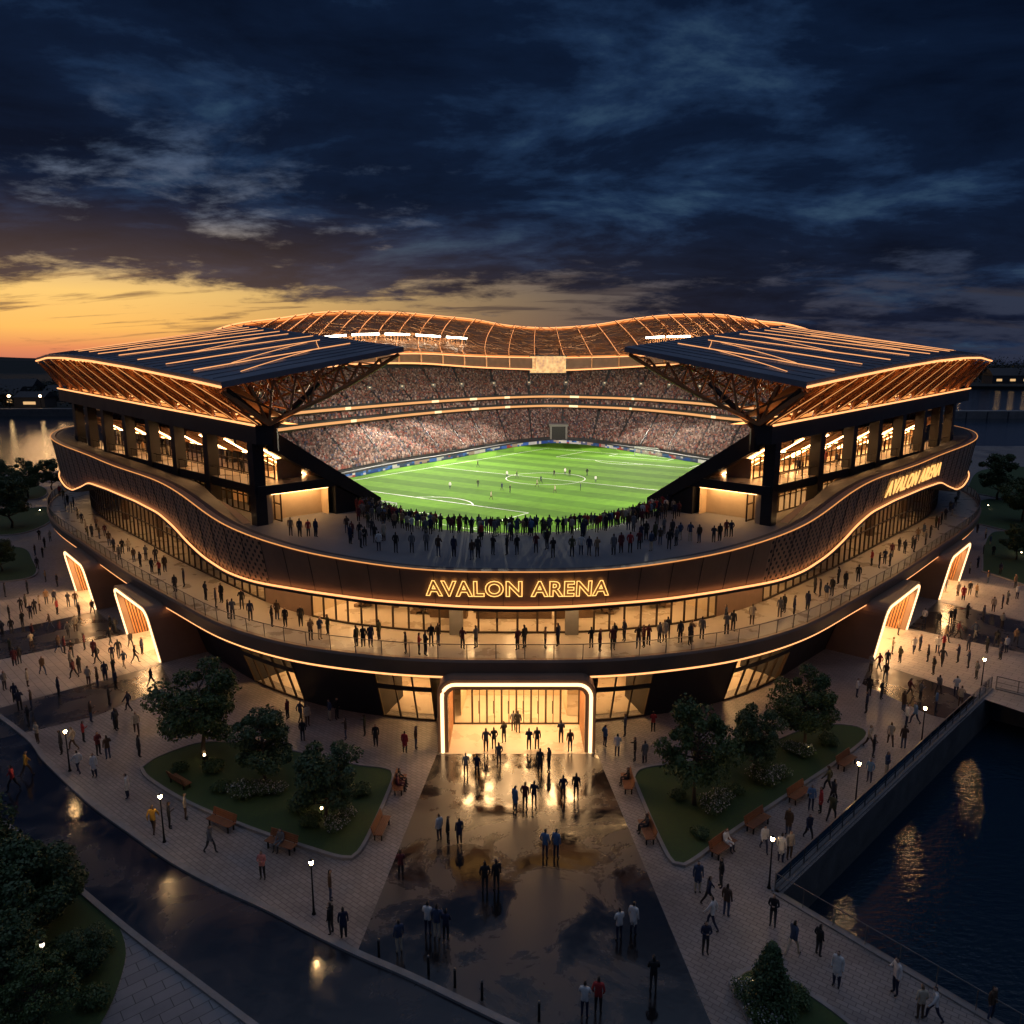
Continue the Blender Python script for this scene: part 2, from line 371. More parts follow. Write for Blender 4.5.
# ------------------------------------------------------------------ sky and sun
SUN_AZ, SUN_EL = R(-31), R(-1.0)
def build_world():
    w = bpy.data.worlds.new('World'); scene.world = w; w.use_nodes = True; nt = w.node_tree; nt.nodes.clear()
    N = lambda t, **k: nd(w, t, **k)
    def mth(op, a, b=None, c=None):
        n = N('ShaderNodeMath', operation=op)
        for i, v in enumerate((a, b, c)):
            if v is None: continue
            if isinstance(v, (int, float)): n.inputs[i].default_value = v
            else: nt.links.new(v, n.inputs[i])
        return n.outputs[0]
    def vmix(f, a, b, mode='MIX'):
        n = N('ShaderNodeMix', data_type='RGBA', blend_type=mode); n.clamp_factor = True
        for i, v in ((0, f), (6, a), (7, b)):
            if isinstance(v, (int, float)): n.inputs[i].default_value = v
            elif isinstance(v, tuple): n.inputs[i].default_value = (*v, 1)
            else: nt.links.new(v, n.inputs[i])
        return n.outputs[2]
    def rmp(f, stops):
        n = ramp(w, stops); nt.links.new(f, n.inputs[0]); return n.outputs[0]
    def smooth(f, a, b, lo=0., hi=1.):
        n = N('ShaderNodeMapRange', interpolation_type='SMOOTHSTEP'); nt.links.new(f, n.inputs[0])
        for i, v in ((1, a), (2, b), (3, lo), (4, hi)): n.inputs[i].default_value = v
        return n.outputs[0]
    tc = N('ShaderNodeTexCoord'); sx = N('ShaderNodeSeparateXYZ'); nt.links.new(tc.outputs['Generated'], sx.inputs[0])
    X, Y, Z = sx.outputs
    az = mth('ARCTAN2', X, Y); el = mth('ARCSINE', Z)
    # clear sky between the clouds
    base = rmp(mth('DIVIDE', el, 1.57), [(0., (.018,.026,.052)), (.05, (.018,.030,.062)), (.14, (.018,.040,.090)), (.26, (.012,.030,.075)), (.36, (.024,.040,.080)), (.62, (.15,.19,.28)), (1., (.17,.21,.31))])
    dz = mth('SUBTRACT', az, SUN_AZ); ga = mth('EXPONENT', mth('MULTIPLY', mth('MULTIPLY', dz, dz), -5.6))
    ge = rmp(mth('MULTIPLY', el, 3.2), [(0., (.50,.12,.045)), (.05, (.74,.21,.030)), (.12, (.95,.46,.040)), (.25, (.90,.53,.085)), (.38, (.44,.30,.12)), (.52, (.105,.105,.10)), (.72, (.02,.03,.04)), (1., (0,0,0))])
    glow = vmix(1., ge, ga, 'MULTIPLY')
    gw = mth('EXPONENT', mth('MULTIPLY', mth('MULTIPLY', dz, dz), -2.0))
    ge2 = rmp(mth('MULTIPLY', el, 3.2), [(0., (.06,.035,.020)), (.3, (.080,.056,.040)), (.55, (.035,.034,.042)), (1., (0,0,0))])
    glow2 = vmix(1., ge2, gw, 'MULTIPLY')
    clear = vmix(1., vmix(1., base, glow, 'ADD'), glow2, 'ADD')
    # cloud deck seen in perspective
    dn = mth('ADD', mth('MAXIMUM', Z, 0.), .17)
    cv = N('ShaderNodeCombineXYZ'); nt.links.new(mth('DIVIDE', X, dn), cv.inputs[0]); nt.links.new(mth('DIVIDE', Y, dn), cv.inputs[1]); cv.inputs[2].default_value = 3.7
    def noise(s, det, rough, dist, off, sx_=1., sy_=1.):
        mp = N('ShaderNodeMapping'); mp.inputs['Location'].default_value = off; mp.inputs['Scale'].default_value = (sx_, sy_, 1); nt.links.new(cv.outputs[0], mp.inputs[0])
        n = N('ShaderNodeTexNoise', i_Scale=s, i_Detail=det, i_Roughness=rough, i_Distortion=dist); nt.links.new(mp.outputs[0], n.inputs['Vector']); return n.outputs['Fac']
    n1 = noise(1.15, 10, .60, .25, (1.3, 4.1, 0), .95, 1.); n2 = noise(3.4, 9, .64, .2, (7.7, 2.2, 0), .9, 1.)
    d = mth('MULTIPLY_ADD', n2, .46, mth('MULTIPLY', n1, .62))
    # thicker overhead and to the right, broken up towards the sunset
    thick = mth('ADD', smooth(el, .03, .17, -.115, .085), smooth(az, -.60, .30, -.015, .085))
    cov = smooth(mth('ADD', d, thick), .465, .60)
    n3 = noise(1.7, 10, .62, .25, (3.1, 9.4, 0), .8, 1.)
    cl_hi = rmp(n3, [(.34, (.0010,.0040,.0150)), (.50, (.0026,.0088,.0290)), (.58, (.0085,.0240,.0640)), (.70, (.0300,.0670,.1200))])
    cl_lo = rmp(n3, [(.36, (.014,.014,.022)), (.55, (.028,.026,.036)), (.70, (.075,.055,.052))])
    low = smooth(el, .03, .20, 1., 0.)
    lit = mth('MULTIPLY', ga, low)
    ccol = vmix(mth('MULTIPLY', low, mth('ADD', mth('MULTIPLY', gw, .75), .05)), cl_hi, cl_lo)
    ccol = vmix(mth('MULTIPLY', lit, .55), ccol, (.20,.115,.075))
    n4 = noise(1.9, 8, .6, .3, (2.2, 6.6, 0), .55, 2.6); cov2 = mth('MULTIPLY', smooth(n4, .52, .64), mth('MULTIPLY', smooth(el, .012, .04), smooth(el, .10, .17, .75, 0.)))
    # the sky behind and overhead, out of the picture, is clearer and lights the ground
    ov = smooth(el, .62, .95); ccol = vmix(ov, ccol, (.17,.21,.31))
    clear = vmix(cov2, clear, vmix(ga, (.030,.028,.038), (.22,.115,.060)))
    sky = vmix(cov, clear, ccol)
    below = smooth(Z, -.02, 0.); sky = vmix(below, (.012,.014,.018), sky)
    b1 = N('ShaderNodeBackground'); nt.links.new(sky, b1.inputs[0]); b1.inputs[1].default_value = 1.
    st = N('ShaderNodeTexSky', sky_type='NISHITA'); st.sun_disc = False; st.sun_elevation = SUN_EL; st.sun_rotation = SUN_AZ
    b2 = N('ShaderNodeBackground'); nt.links.new(st.outputs[0], b2.inputs[0]); b2.inputs[1].default_value = .004
    ad = N('ShaderNodeAddShader'); nt.links.new(b1.outputs[0], ad.inputs[0]); nt.links.new(b2.outputs[0], ad.inputs[1])
    out = N('ShaderNodeOutputWorld'); nt.links.new(ad.outputs[0], out.inputs[0])
build_world()
sd = bpy.data.lights.new('sun', 'SUN'); sd.energy = .05; sd.angle = R(6); sd.color = (1, .55, .25)
sun = bpy.data.objects.new('sun', sd); COL.objects.link(sun)
sun.rotation_euler = Vector((math.sin(SUN_AZ), math.cos(SUN_AZ), .035)).to_track_quat('Z', 'Y').to_euler()

# ------------------------------------------------------------------ ground, water, roads, beds
QA, QB, QC = g(995, 690), g(783, 893), g(990, 1015)
QD = g(1024, 697); dq = np.array(QD)-np.array(QA); dq /= np.linalg.norm(dq)
QE = tuple(np.array(QA)+dq*70); dc = np.array(QC)-np.array(QB); dc /= np.linalg.norm(dc)
QF = tuple(np.array(QB)+dc*34); QG = (QE[0]+10, QF[1])
SHORE = [(-420,-60),(420,-60),(420,236),(150,244),(118,262),(112,318),(60,338),(-40,338),(-104,312),(-112,236),(-96,194),(-118,186),(-160,192),(-420,184)]
def sheet(polys, name, m, z=0., skirt=None):
    """one flat sheet with holes; every outline is walled down to `skirt`"""
    bm = bmesh.new(); edges = []
    for poly in polys:
        vs = [bm.verts.new((x, y, z)) for x, y in poly]
        edges += [bm.edges.new((vs[i], vs[(i+1) % len(vs)])) for i in range(len(vs))]
    bmesh.ops.triangle_fill(bm, use_beauty=True, edges=edges)
    for f in bm.faces:
        if f.normal.z < 0: f.normal_flip()
    if skirt is not None:
        for e in edges:
            a, b = e.verts; c = bm.verts.new((b.co.x, b.co.y, skirt)); d = bm.verts.new((a.co.x, a.co.y, skirt))
            f = bm.faces.new((a, b, c, d)); f.material_index = 1
    me = bpy.data.meshes.new(name); bm.to_mesh(me); bm.free()
    for x in (m if isinstance(m, tuple) else (m,)): me.materials.append(M[x])
    o = bpy.data.objects.new(name, me); COL.objects.link(o)
    return o
WATER_Z = -2.6
BASIN = [QA, QB, QF, QG, QE]
tag(sheet([SHORE, BASIN], 'ground', ('plaza_paving', 'quay_stone'), 0., -6.), kind='structure')
wb = MB(); wb.add([(-7000,-200,WATER_Z),(7000,-200,WATER_Z),(7000,8000,WATER_Z),(-7000,8000,WATER_Z)], [(0,1,2,3)])
tag(wb.build('water', 'water'), kind='structure')

def flat(poly, name, m, z, kind='structure'):
    return tag(sheet([poly], name, m, z), kind=kind)
def curve2(pts, step=.7): return [tuple(p) for p in smooth_curve(pts, step)]
# road across the lower left, its far kerb and its near kerb
KF = curve2([g(*p) for p in ((-130,620),(-60,676),(20,735),(43,762),(86,803),(129,835),(172,865),(220,891),(264,911),(308,934),(355,957),(408,980),(499,1024),(640,1090),(760,1140))])
KN = curve2([g(*p) for p in ((-130,706),(-60,764),(0,817),(21,834),(50,860),(79,886),(123,923),(160,952),(204,985),(256,1024),(330,1078),(420,1140))])
flat(KF+KN[::-1], 'road', 'wet_road', .004)
def kerb(line, name, w=.28, h=.13, side=1):
    P = np.array(line); n = normals2(P)*side; mb = MB(); a, b = P, P+n*w
    secs = [z3(a, -.02), z3(a, h), z3(b, h), z3(b, -.02)]
    mb.loft(secs); return tag(mb.build(name, 'kerb_stone'), kind='structure')
kerb(KF, 'kerb', .32, .13, -1); kerb(KN, 'kerb', .28, .13, 1)
# footway and dark garden in the lower left corner
flat(KN[30:]+[g(420,1240), g(60,1240), g(78,1060)]+curve2([g(*p) for p in ((103,1022),(118,990),(127,952),(118,922),(100,903),(79,888))]), 'footway', 'walk_paving', .0045)
GL = curve2([g(*p) for p in ((79,890),(100,905),(117,924),(126,952),(117,990),(102,1022),(76,1062))])+[g(60,1250), g(-300,1250), g(-300,900), g(-60,770), g(0,820), g(22,838), g(50,864)]
# wet forecourt in front of the doors
FC = [g(440,751), g(596,751), g(705,1010), g(760,1140), g(640,1088), g(499,1022), g(408,979), g(357,955)]
FC = [(-5.25,48.8),(5.65,48.8), g(705,1010), g(748,1110), g(640,1084), g(499,1020), g(408,976), g(357,953)]
flat(FC, 'forecourt', 'wet_court', .006)

# planting beds: kerbed, a little above the paving
def bed(pts, name_g, h=.16, z=.10, closed=True):
    P = np.array(curve2(pts+[pts[0]], .5))[:-1]
    Q = np.vstack([P, P[:1]]); n = normals2(Q); n[0] = n[-1] = (n[0]+n[-1])/2
    ar = .5*np.sum(P[:, 0]*np.roll(P[:, 1], -1)-np.roll(P[:, 0], -1)*P[:, 1]); sgn = 1 if ar > 0 else -1
    mb = MB(); o = Q+n*sgn*.22
    mb.loft([z3(o, -.02), z3(o, h), z3(Q, h), z3(Q, -.02)]); tag(mb.build('kerb', 'kerb_stone'), kind='structure')
    tag(sheet([[tuple(p) for p in P]], name_g, 'grass_blades', z), kind='structure')
    return P
BED_L = bed([g(*p) for p in ((143,769),(160,758),(203,744),(250,746),(285,751),(353,766),(384,770),(392,776),(386,795),(372,826),(358,852),(345,858),(306,847),(250,828),(190,803),(152,780))], 'lawn')
BED_R = bed([g(*p) for p in ((635,779),(644,770),(696,762),(760,748),(812,728),(850,727),(866,735),(848,753),(800,786),(731,832),(691,861),(678,865),(668,854),(650,815))], 'lawn')
BED_C = bed([g(*p) for p in ((733,986),(745,975),(770,972),(800,992),(842,1022),(880,1060),(840,1090),(770,1070),(751,1020))], 'lawn')
flat(GL, 'lawn', 'grass_blades', .03)
# far gardens beside the two flanks
for poly in (((-40,585),(30,578),(32,560),(18,548),(-40,552)), ((-40,536),(20,534),(52,520),(50,508),(0,512),(-40,518)), ((-60,500),(30,500),(46,490),(20,484),(-60,488)),
             ((983,572),(1060,590),(1060,545),(1000,532),(985,545)), ((972,523),(1060,540),(1060,515),(1000,500),(973,505)), ((965,492),(1060,505),(1060,470),(985,470))):
    bed([g(*p) for p in poly], 'lawn')

# paved strips running out from the side doors, with darker wet bands between them
def band(a, b, c, d, name, m, z): flat([a, b, c, d], name, m, z)
def out(p, n, d): return (p[0]+n[0]*d, p[1]+n[1]*d)
SP = {'L1': (g(162,663), g(127,633)), 'L2': (g(97,610), g(76,590))}
SP['R1'] = (g(907,628.5), g(872,660)); SP['R2'] = (g(959,580), g(938,600))
def strip_quad(px4, name, m, z): flat([g(*p) for p in px4], name, m, z)
strip_quad(((161,664),(126,634),(-60,672),(-60,724)), 'paved_strip', 'strip_paving', .008)
strip_quad(((97,611),(75,590),(-60,609),(-60,644)), 'paved_strip', 'strip_paving', .008)
strip_quad(((871,661),(908,628.5),(1090,668),(1090,735)), 'paved_strip', 'strip_paving', .008)
strip_quad(((937,601),(960,580),(1090,602),(1090,636)), 'paved_strip', 'strip_paving', .008)
strip_quad(((126,634.5),(97,611.5),(-60,644.5),(-60,671.5)), 'wet_band', 'wet_band', .006)
strip_quad(((172,684),(161,664.6),(-60,724.6),(-60,752),(20,734),(96,716)), 'wet_band', 'wet_band', .006)
strip_quad(((908,628),(937,601.5),(1090,636.5),(1090,667.5)), 'wet_band', 'wet_band', .006)
strip_quad(((862,684),(871,661.5),(985,697),(960,722),(930,715)), 'wet_band', 'wet_band', .006)

# far shore, hills and quays across the water
def land(poly, name, m, z0, z1):
    mb = MB(); mb.prism(poly, z0, z1, bottom=False); return tag(mb.build(name, m), kind='structure')
land([(-5200,425),(-90,425),(-60,520),(-150,1100),(-250,2000),(-5200,2000)], 'far_shore', 'far_ground', -6., .2)
land([(190,930),(900,760),(4000,900),(5200,2800),(300,2800)], 'far_shore', 'far_ground', -6., .3)
def ridge(name, x0, x1, Y, hmin, hmax, seed, depth=500):
    r = np.random.default_rng(seed); n = 90; xs = np.linspace(x0, x1, n); h = np.zeros(n)
    for k in range(1, 7): h += np.sin(xs/(x1-x0)*2*math.pi*k*1.3+r.uniform(0, 6))/k
    h = (h-h.min())/(h.max()-h.min())*(hmax-hmin)+hmin; e = np.minimum(1, np.minimum(np.arange(n), n-1-np.arange(n))/8.); h = h*e
    mb = MB(); mb.loft([np.column_stack([xs, np.full(n, Y), np.full(n, -3.)]), np.column_stack([xs, np.full(n, Y+depth*.35), h*.8]), np.column_stack([xs, np.full(n, Y+depth*.6), h]), np.column_stack([xs, np.full(n, Y+depth), np.full(n, -3.)])])
    return tag(mb.build(name, 'far_ground', None, True), kind='structure')
ridge('hills', -4200, -250, 1900, 30, 52, 3); ridge('hills', 250, 3600, 1700, 8, 22, 5)
# ------------------------------------------------------------------ the stadium
ST = thing('stadium', (0, 120, 0), 'bronze and charcoal football stadium with glowing roof edges and light lines along its terraces', 'stadium')
def part(mb, name, mats, parent=ST, smooth=False, label=None):
    o = mb.build(name, mats, parent, smooth)
    if label: o['label'] = label
    return o
HALF = [(0,49.95),(-5.1,50.05),(-10.1,50.9),(-16.4,53.1),(-22.7,57.2),(-29.4,63.7),(-38.2,72.8),(-47,82.6),(-58.4,95.5),(-66.0,106.5),(-71,118),(-73,132),(-72,150),(-66,172)]
E1 = smooth_curve(HALF[::-1]+[(-x, y) for x, y in HALF[1:]], .5); NE = normals2(E1); MID = len(E1)//2
SE = np.concatenate([[0], np.cumsum(np.linalg.norm(np.diff(E1, axis=0), axis=1))]); SE -= SE[MID]
def off(d): return E1+NE*np.broadcast_to(d, (len(E1),))[:, None]
# heights of the upper fascia along its plan, surveyed on the left half (the building is symmetrical)
def heights(curve, trace):
    S = []; Z = []
    L = curve[:MID+1]
    for px, py in trace:
        d = ray(px, py); q = L[:, 0]/L[:, 1]; r = d[0]/d[1]
        lo = int(np.argmin(q)); seg = q[lo:]                # rises towards the centre
        r = max(r, seg[0]+1e-6); i = lo+int(np.searchsorted(seg, r)); i = min(i, MID)
        Y = L[i, 1]; S.append(-SE[i]); Z.append(CAM_H+d[2]/d[1]*Y)
    o = np.argsort(S); return np.array(S)[o], np.array(Z)[o]
TOPT = [(514,572),(470,571.5),(415,569.5),(355,562),(307,552),(271,543),(239,531),(211,519),(191,502),(169,486),(148,477),(109,464),(82,452.5),(60,444)]
BOTT = [(514,607.7),(470,606.7),(415,603),(372,599.6),(329,594),(292,588.5),(254,581),(228,571.5),(205,556),(189,542),(175,526),(161,513),(137,501),(109,489.5),(90,483),(83,487),(75,490.5),(68,487),(62,478)]
FT, FB = off(-1.0), off(-1.7)
s_, z_ = heights(FT, TOPT); ZT = np.interp(np.abs(SE), s_, z_)
s_, z_ = heights(FB, BOTT); ZB = np.interp(np.abs(SE), s_, z_)
def sm(a, k=7):
    w = np.ones(k)/k; return np.convolve(np.pad(a, k//2, 'edge'), w, 'valid')
ZT = sm(sm(ZT, 15), 9); ZB = sm(ZB, 5)
VIS = np.abs(SE) <= 140
uvm = lambda A, B, s: [(float(a), float(p[2])) for P in (A, B) for a, p in zip(s, P)]

# ground storey: dark leaning wall with glazed bays, lit rooms behind
def sl(i0, i1): return slice(i0, i1+1)
def idx(px, py, d=-3.0, z=2.0):
    r = ray(px, py); C = off(d); q = C[:, 0]/C[:, 1]; k = 1 if px > 514 else -1
    rng = range(MID, len(E1)) if px > 514 else range(0, MID+1)
    return min(rng, key=lambda i: abs(q[i]-r[0]/r[1])+(0 if abs(SE[i]) < 95 else 1))
WB, WT = off(-2.9), off(-1.3)
bays = [(idx(a, y), idx(b, y)) for a, b, y in ((180,206,640),(257,306,690),(385,437,715),(593,643,715),(722,776,690),(824,848,640))]
gaps = sorted(bays+[(idx(437,715),idx(593,715)),(idx(122,620),idx(172,640)),(idx(72,580),idx(101,600)),(idx(856,640),idx(906,620)),(idx(927,600),idx(956,580))])
solid = []; last = 0
for a, b in gaps: solid.append((last, a)); last = b
solid.append((last, len(E1)-1)); mb = MB()
for a, b in solid:
    s = sl(a, b); mb.strip(z3(WB[s], 0), z3(WT[s], 4.95)); mb.strip(z3(WT[s], 4.95), z3(off(-6)[s], 4.95)); mb.strip(z3(WB[s], 0), z3(off(-6.5)[s], 0))
for k, i in enumerate([x for b in bays for x in b]):        # returns at the bay ends
    mb.add([(*WB[i], 0), (*WT[i], 4.95), (*off(-6)[i], 4.95), (*off(-6.5)[i], 0)], [(0,1,2,3)])
part_each(mb, 'ground_wall', 'charcoal', ST)
def glazing(C0, C1, i0, i1, z0, z1, step, name, rails=(), w=.09, glassm='pane_glass'):
    """panes between two plan curves from i0 to i1, with mullions every `step` samples; the frame carries its glass"""
    fr = MB(); gl = MB()
    za = np.broadcast_to(z0, (len(E1),)); zb = np.broadcast_to(z1, (len(E1),))
    P = lambda i, t: Vector((*(C0[i]+(C1[i]-C0[i])*t), za[i]+(zb[i]-za[i])*t))
    ids = list(range(i0, i1, step))+[i1]
    for i in ids: fr.bar(P(i, 0), P(i, 1), w, .16)
    for t in (0.012, .988, *rails):
        for a, b in zip(ids, ids[1:]):
            fr.bar(P(a, t), P(b, t), .12 if t not in rails else .10, .14)
    s = list(range(i0, i1+1)); gl.strip([P(i, 0) for i in s], [P(i, 1) for i in s])
    f = part(fr, name, 'frame_metal'); part(gl, 'pane', glassm, f)
    return f
for a, b in bays:
    f = glazing(WB, WT, a, b, .05, 4.9, 3, 'window', ())
    k = MB()                                               # the dark transom band across each bay
    for i in range(a, b):
        for z in ((2.75, 3.2),):
            t0, t1 = z[0]/4.95, z[1]/4.95; q = lambda i, t, d=.12: (*(WB[i]+(WT[i]-WB[i])*t+NE[i]*d), 4.95*t)
            k.add([q(i,t0), q(i+1,t0), q(i+1,t1), q(i,t1)], [(0,1,2,3)])
    part(k, 'transom', 'charcoal', f)
# rooms behind both glazed storeys
def room(i0, i1, d0, d1, z0, z1, wall='plaster_warm', lights=True, step=6, lw=.5, lmat='room_light', name='interior'):
    s = sl(i0, i1); A, B = off(d0)[s], off(d1)[s]; za = np.broadcast_to(z0, (len(E1),))[s]; zb = np.broadcast_to(z1, (len(E1),))[s]
    mb = MB(); mb.strip(z3(A, za+.02), z3(B, za+.02), 1); mb.strip(z3(B, za), z3(B, zb)); mb.strip(z3(A, zb-.02), z3(B, zb-.02))
    for i in (0, -1): mb.add([(*A[i], za[i]), (*B[i], za[i]), (*B[i], zb[i]), (*A[i], zb[i])], [(0,1,2,3)])
    o = part(mb, name, [wall, 'stone_floor'])
    if lights:
        lb = MB()
        for i in range(i0+2, i1-1, step):
            if abs(SE[i]) > 76: continue
            p, n = E1[i], NE[i]; z = np.broadcast_to(z1, (len(E1),))[i]
            a, b = p+n*(d0-1.2), p+n*(d1+1.0); lb.bar((*a, z-.10), (*b, z-.10), lw, .06)
        part(lb, 'ceiling_light', lmat, o)
    return o
for a, b in bays: room(max(a-4, 0), min(b+4, len(E1)-1), -3.9, -10, .03, 4.7, step=5)
# balcony slab with its light line underneath
mb = MB(); s = VIS
for A, B in (((off(-6.2), 4.95), (off(-.2), 4.95)), ((off(-.2), 4.95), (off(.35), 5.05)), ((off(.35), 5.05), (off(.55), 6.15)), ((off(.55), 6.15), (off(.45), 6.32)), ((off(.45), 6.32), (off(.1), 6.32)), ((off(.1), 6.32), (off(.1), 6.26))):
    mb.strip(z3(A[0], A[1]), z3(B[0], B[1]))
part(mb, 'balcony_edge', 'bronze')
mb = MB(); mb.strip(z3(off(.1), 6.26), z3(off(-5.0), 6.26)); part(mb, 'balcony_floor', 'stone_floor')
E0i = [i for i in range(len(E1)) if abs(SE[i]) < 128]
def line_of(C, z, ids): zz = np.broadcast_to(z, (len(E1),)); return [(*C[i], zz[i]) for i in ids]
mb = MB(); mb.tube(line_of(off(.18), 4.92, E0i[::2]), .095, 6); part(mb, 'light_strip', 'strip_light', label='light line under the lower balcony edge')
# balcony railing
rf = MB(); rg = MB()
for i in E0i[::4]: rf.bar((*off(.28)[i], 6.3), (*off(.34)[i], 7.38), .05, .05)
rf.tube(line_of(off(.34), 7.4, E0i[::2]), .035, 5); RL = part(rf, 'balcony_railing', 'rail_metal')
rg.strip(line_of(off(.30), 6.36, E0i), line_of(off(.34), 7.34, E0i)); part(rg, 'pane', 'rail_glass', RL)
# balcony glazing and rooms, following the wave of the fascia above
ZG = np.maximum(ZB+.15, 9.5)
GB = off(-5.0)
def gi(px, y=630): return idx(px, y, -5.0)
b_solid = [(gi(268), gi(313)), (gi(715), gi(760))]; b_glass = [(gi(70), gi(268)), (gi(313), gi(458)-1), (gi(458)+1, gi(572)-1), (gi(572)+1, gi(715)), (gi(760), gi(958))]
for a, b in b_glass: glazing(GB, GB, a, b, 6.3, ZG, 3, 'balcony_window', (.86,) if b-a < 70 else (.36, .7), .065)
mb = MB()
for a, b in b_solid: mb.strip(line_of(GB, 6.26, range(a, b+1)), line_of(GB, ZG, range(a, b+1)))
a, b = gi(70), gi(958)
for r in (range(0, a+1), range(b, len(E1))): mb.strip(line_of(GB, 6.26, r), line_of(GB, ZG, r))
part_each(mb, 'balcony_wall', 'bronze', ST)
for px in (458, 572):
    i = gi(px); k = MB(); k.box((*(GB[i]+NE[i]*.1), 8), (1.0, .7, 3.6)); part(k, 'column', 'concrete')
for a, b in b_glass: room(max(a-1, 0), min(b+1, len(E1)-1), -5.3, -12.5 if b-a < 70 else -8.0, 6.27, np.maximum(ZG, 9.6), step=7 if b-a < 70 else 3, lw=.45)
# stairs and counters seen through the balcony glass
for px, up in ((352,1),(395,-1),(425,1),(600,-1),(630,1),(672,-1)):
    fb = MB(); i = gi(px); p = E1[i]+NE[i]*-9.5; t = np.array([NE[i][1], -NE[i][0]])*-up; a = p-t*2.2; b = p+t*2.2
    for k in range(10):
        q = a+(b-a)*(k+.5)/10; fb.box((*q, 6.4+k*.29), (.5, 1.7, .28), math.atan2(t[1], t[0]))
    n = NE[i]
    for e in (-.9, .9): fb.bar((*(a+n*e), 7.2), (*(b+n*e), 10.0), .08, .9)
    part(fb, 'staircase', 'furniture')
for px, w in ((440,3.),(505,4.5),(535,2.5),(585,3.)):
    fb = MB(); i = gi(px); p = E1[i]+NE[i]*-8.6; fb.box((*p, 6.85), (w, .8, 1.1), math.atan2(-NE[i][0], NE[i][1])+math.pi); fb.box((*p, 7.43), (w+.15, .95, .06), math.atan2(-NE[i][0], NE[i][1])+math.pi); part(fb, 'counter', 'furniture')
for px in (330,365,470,545,640,690,120,150,180,210,230,850,820,795,880,910):
    fb = MB(); i = gi(px); p = E1[i]+NE[i]*(-10. if 268 < px < 760 else -7.2); fb.box((*p, 7.9), (.6, .6, 3.2)); part(fb, 'interior_column', 'furniture')
# upper fascia: bronze band that waves along the flanks, perforated beside the front
ids = [i for i in range(len(E1)) if abs(SE[i]) < 128]
mb = MB(); U = [(float(SE[i]), 0.) for i in ids]
A = line_of(FB, ZB, ids); B = line_of(FT, ZT, ids); n = len(ids)
per = [(21 < abs(SE[i]) < 84) for i in ids]
for k in range(n-1):
    i = ids[k]; nz = 1
    mb.add([A[k], A[k+1], B[k+1], B[k]], [(0,1,2,3)], 1 if per[k] and per[k+1] else 0, [(SE[ids[k]], A[k][2]), (SE[ids[k+1]], A[k+1][2]), (SE[ids[k+1]], B[k+1][2]), (SE[ids[k]], B[k][2])])
mb.strip(line_of(FT, ZT, ids), line_of(off(-1.5), ZT+.02, ids)); mb.strip(line_of(off(-1.5), ZT+.02, ids), line_of(off(-1.6), np.maximum(11.3, ZB+.05), ids))
FASCIA = part(mb, 'fascia', ['bronze', 'perforated_bronze'])
pj = MB()                                                 # joints between the cladding panels
for i in ids[3::5]:
    pj.bar(Vector((*(FB[i]+NE[i]*.02), ZB[i]+.1)), Vector((*(FT[i]+NE[i]*.02), ZT[i]-.08)), .035, .03)
part_each(pj, 'panel_joint', 'charcoal', FASCIA)
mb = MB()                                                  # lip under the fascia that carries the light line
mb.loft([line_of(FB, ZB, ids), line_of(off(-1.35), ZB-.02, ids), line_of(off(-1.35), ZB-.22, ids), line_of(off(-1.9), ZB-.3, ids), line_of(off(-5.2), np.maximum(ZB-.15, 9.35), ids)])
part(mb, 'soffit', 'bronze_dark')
mb = MB(); mb.tube(line_of(off(-1.42), ZB+.07, ids[::2]), .085, 6); part(mb, 'light_strip', 'strip_light', FASCIA, label='light line along the foot of the upper fascia')
mb = MB(); mb.tube(line_of(off(-.95), ZT-.02, ids[::2]), .05, 5); part(mb, 'light_strip', 'strip_light_soft', FASCIA, label='thin light line along the top of the upper fascia')
mb = MB()
dl = [i for i in ids if abs(SE[i]) < 63]
for i in dl[::5]:
    p, nn = E1[i], NE[i]; t = np.array([-nn[1], nn[0]]); c = p+nn*-3.3; z = max(ZB[i]-.15, 9.35)-.08+(.6 if False else 0)
    mb.bar((*(c-t*.9), z-.14), (*(c+t*.9), z-.14), .22, .04)
part(mb, 'soffit_light', 'soffit_light')

# front terrace
TE = smooth_curve([(-19.5,83.5),(-14.5,76.5),(-9.5,69.8),(-4.5,67.0),(0,66.4),(4.5,67.0),(9.5,69.8),(14.5,76.5),(19.5,83.5)], .5)
mb = MB()
I0 = [i for i in range(len(E1)) if abs(SE[i]) < 126]
fo_ = -np.interp(np.abs(SE), [0, 40, 50, 140], [1.6, 1.6, 8.1, 8.1]); mb.strip(line_of(off(fo_), 11.5, I0), line_of(off(-13.5), 11.5, I0))
ctr = [i for i in I0 if abs(SE[i]) < 34]
inn = resample(np.array([off(-13.5)[i] for i in ctr]), len(TE))
[mb.strip(line_of(off(-13.3), 11.49, r), line_of(off(-17.), 11.49, r)) for r in ([i for i in I0 if -60 < SE[i] < -31], [i for i in I0 if 31 < SE[i] < 60])]; mb.strip(z3(inn, 11.5), z3(TE, 11.5)); mb.strip(z3(TE, 11.5), z3(TE+np.array([0, .3]), 10.2))
part(mb, 'terrace_floor', 'terrace_floor')
mb = MB(); lz = np.interp(np.abs(SE), [0, 22, 36, 50, 128], [.25, .4, 2.6, 6.2, 6.2])      # dark ledge inside the fascia
mb.loft([line_of(off(-1.62), ZT-.05, I0), line_of(off(-2.0), ZT-.03, I0), line_of(off(-1.9-lz), np.maximum(11.52, ZT-.25-lz*.28), I0), line_of(off(-1.95-lz), 11.4, I0)])
part(mb, 'ledge', 'charcoal')
mb = MB(); pn = MB(); T3 = [tuple(p) for p in z3(TE, 12.55)]
for k in range(0, len(TE), 3): mb.bar((*TE[k], 11.5), (*TE[k], 12.55), .05)
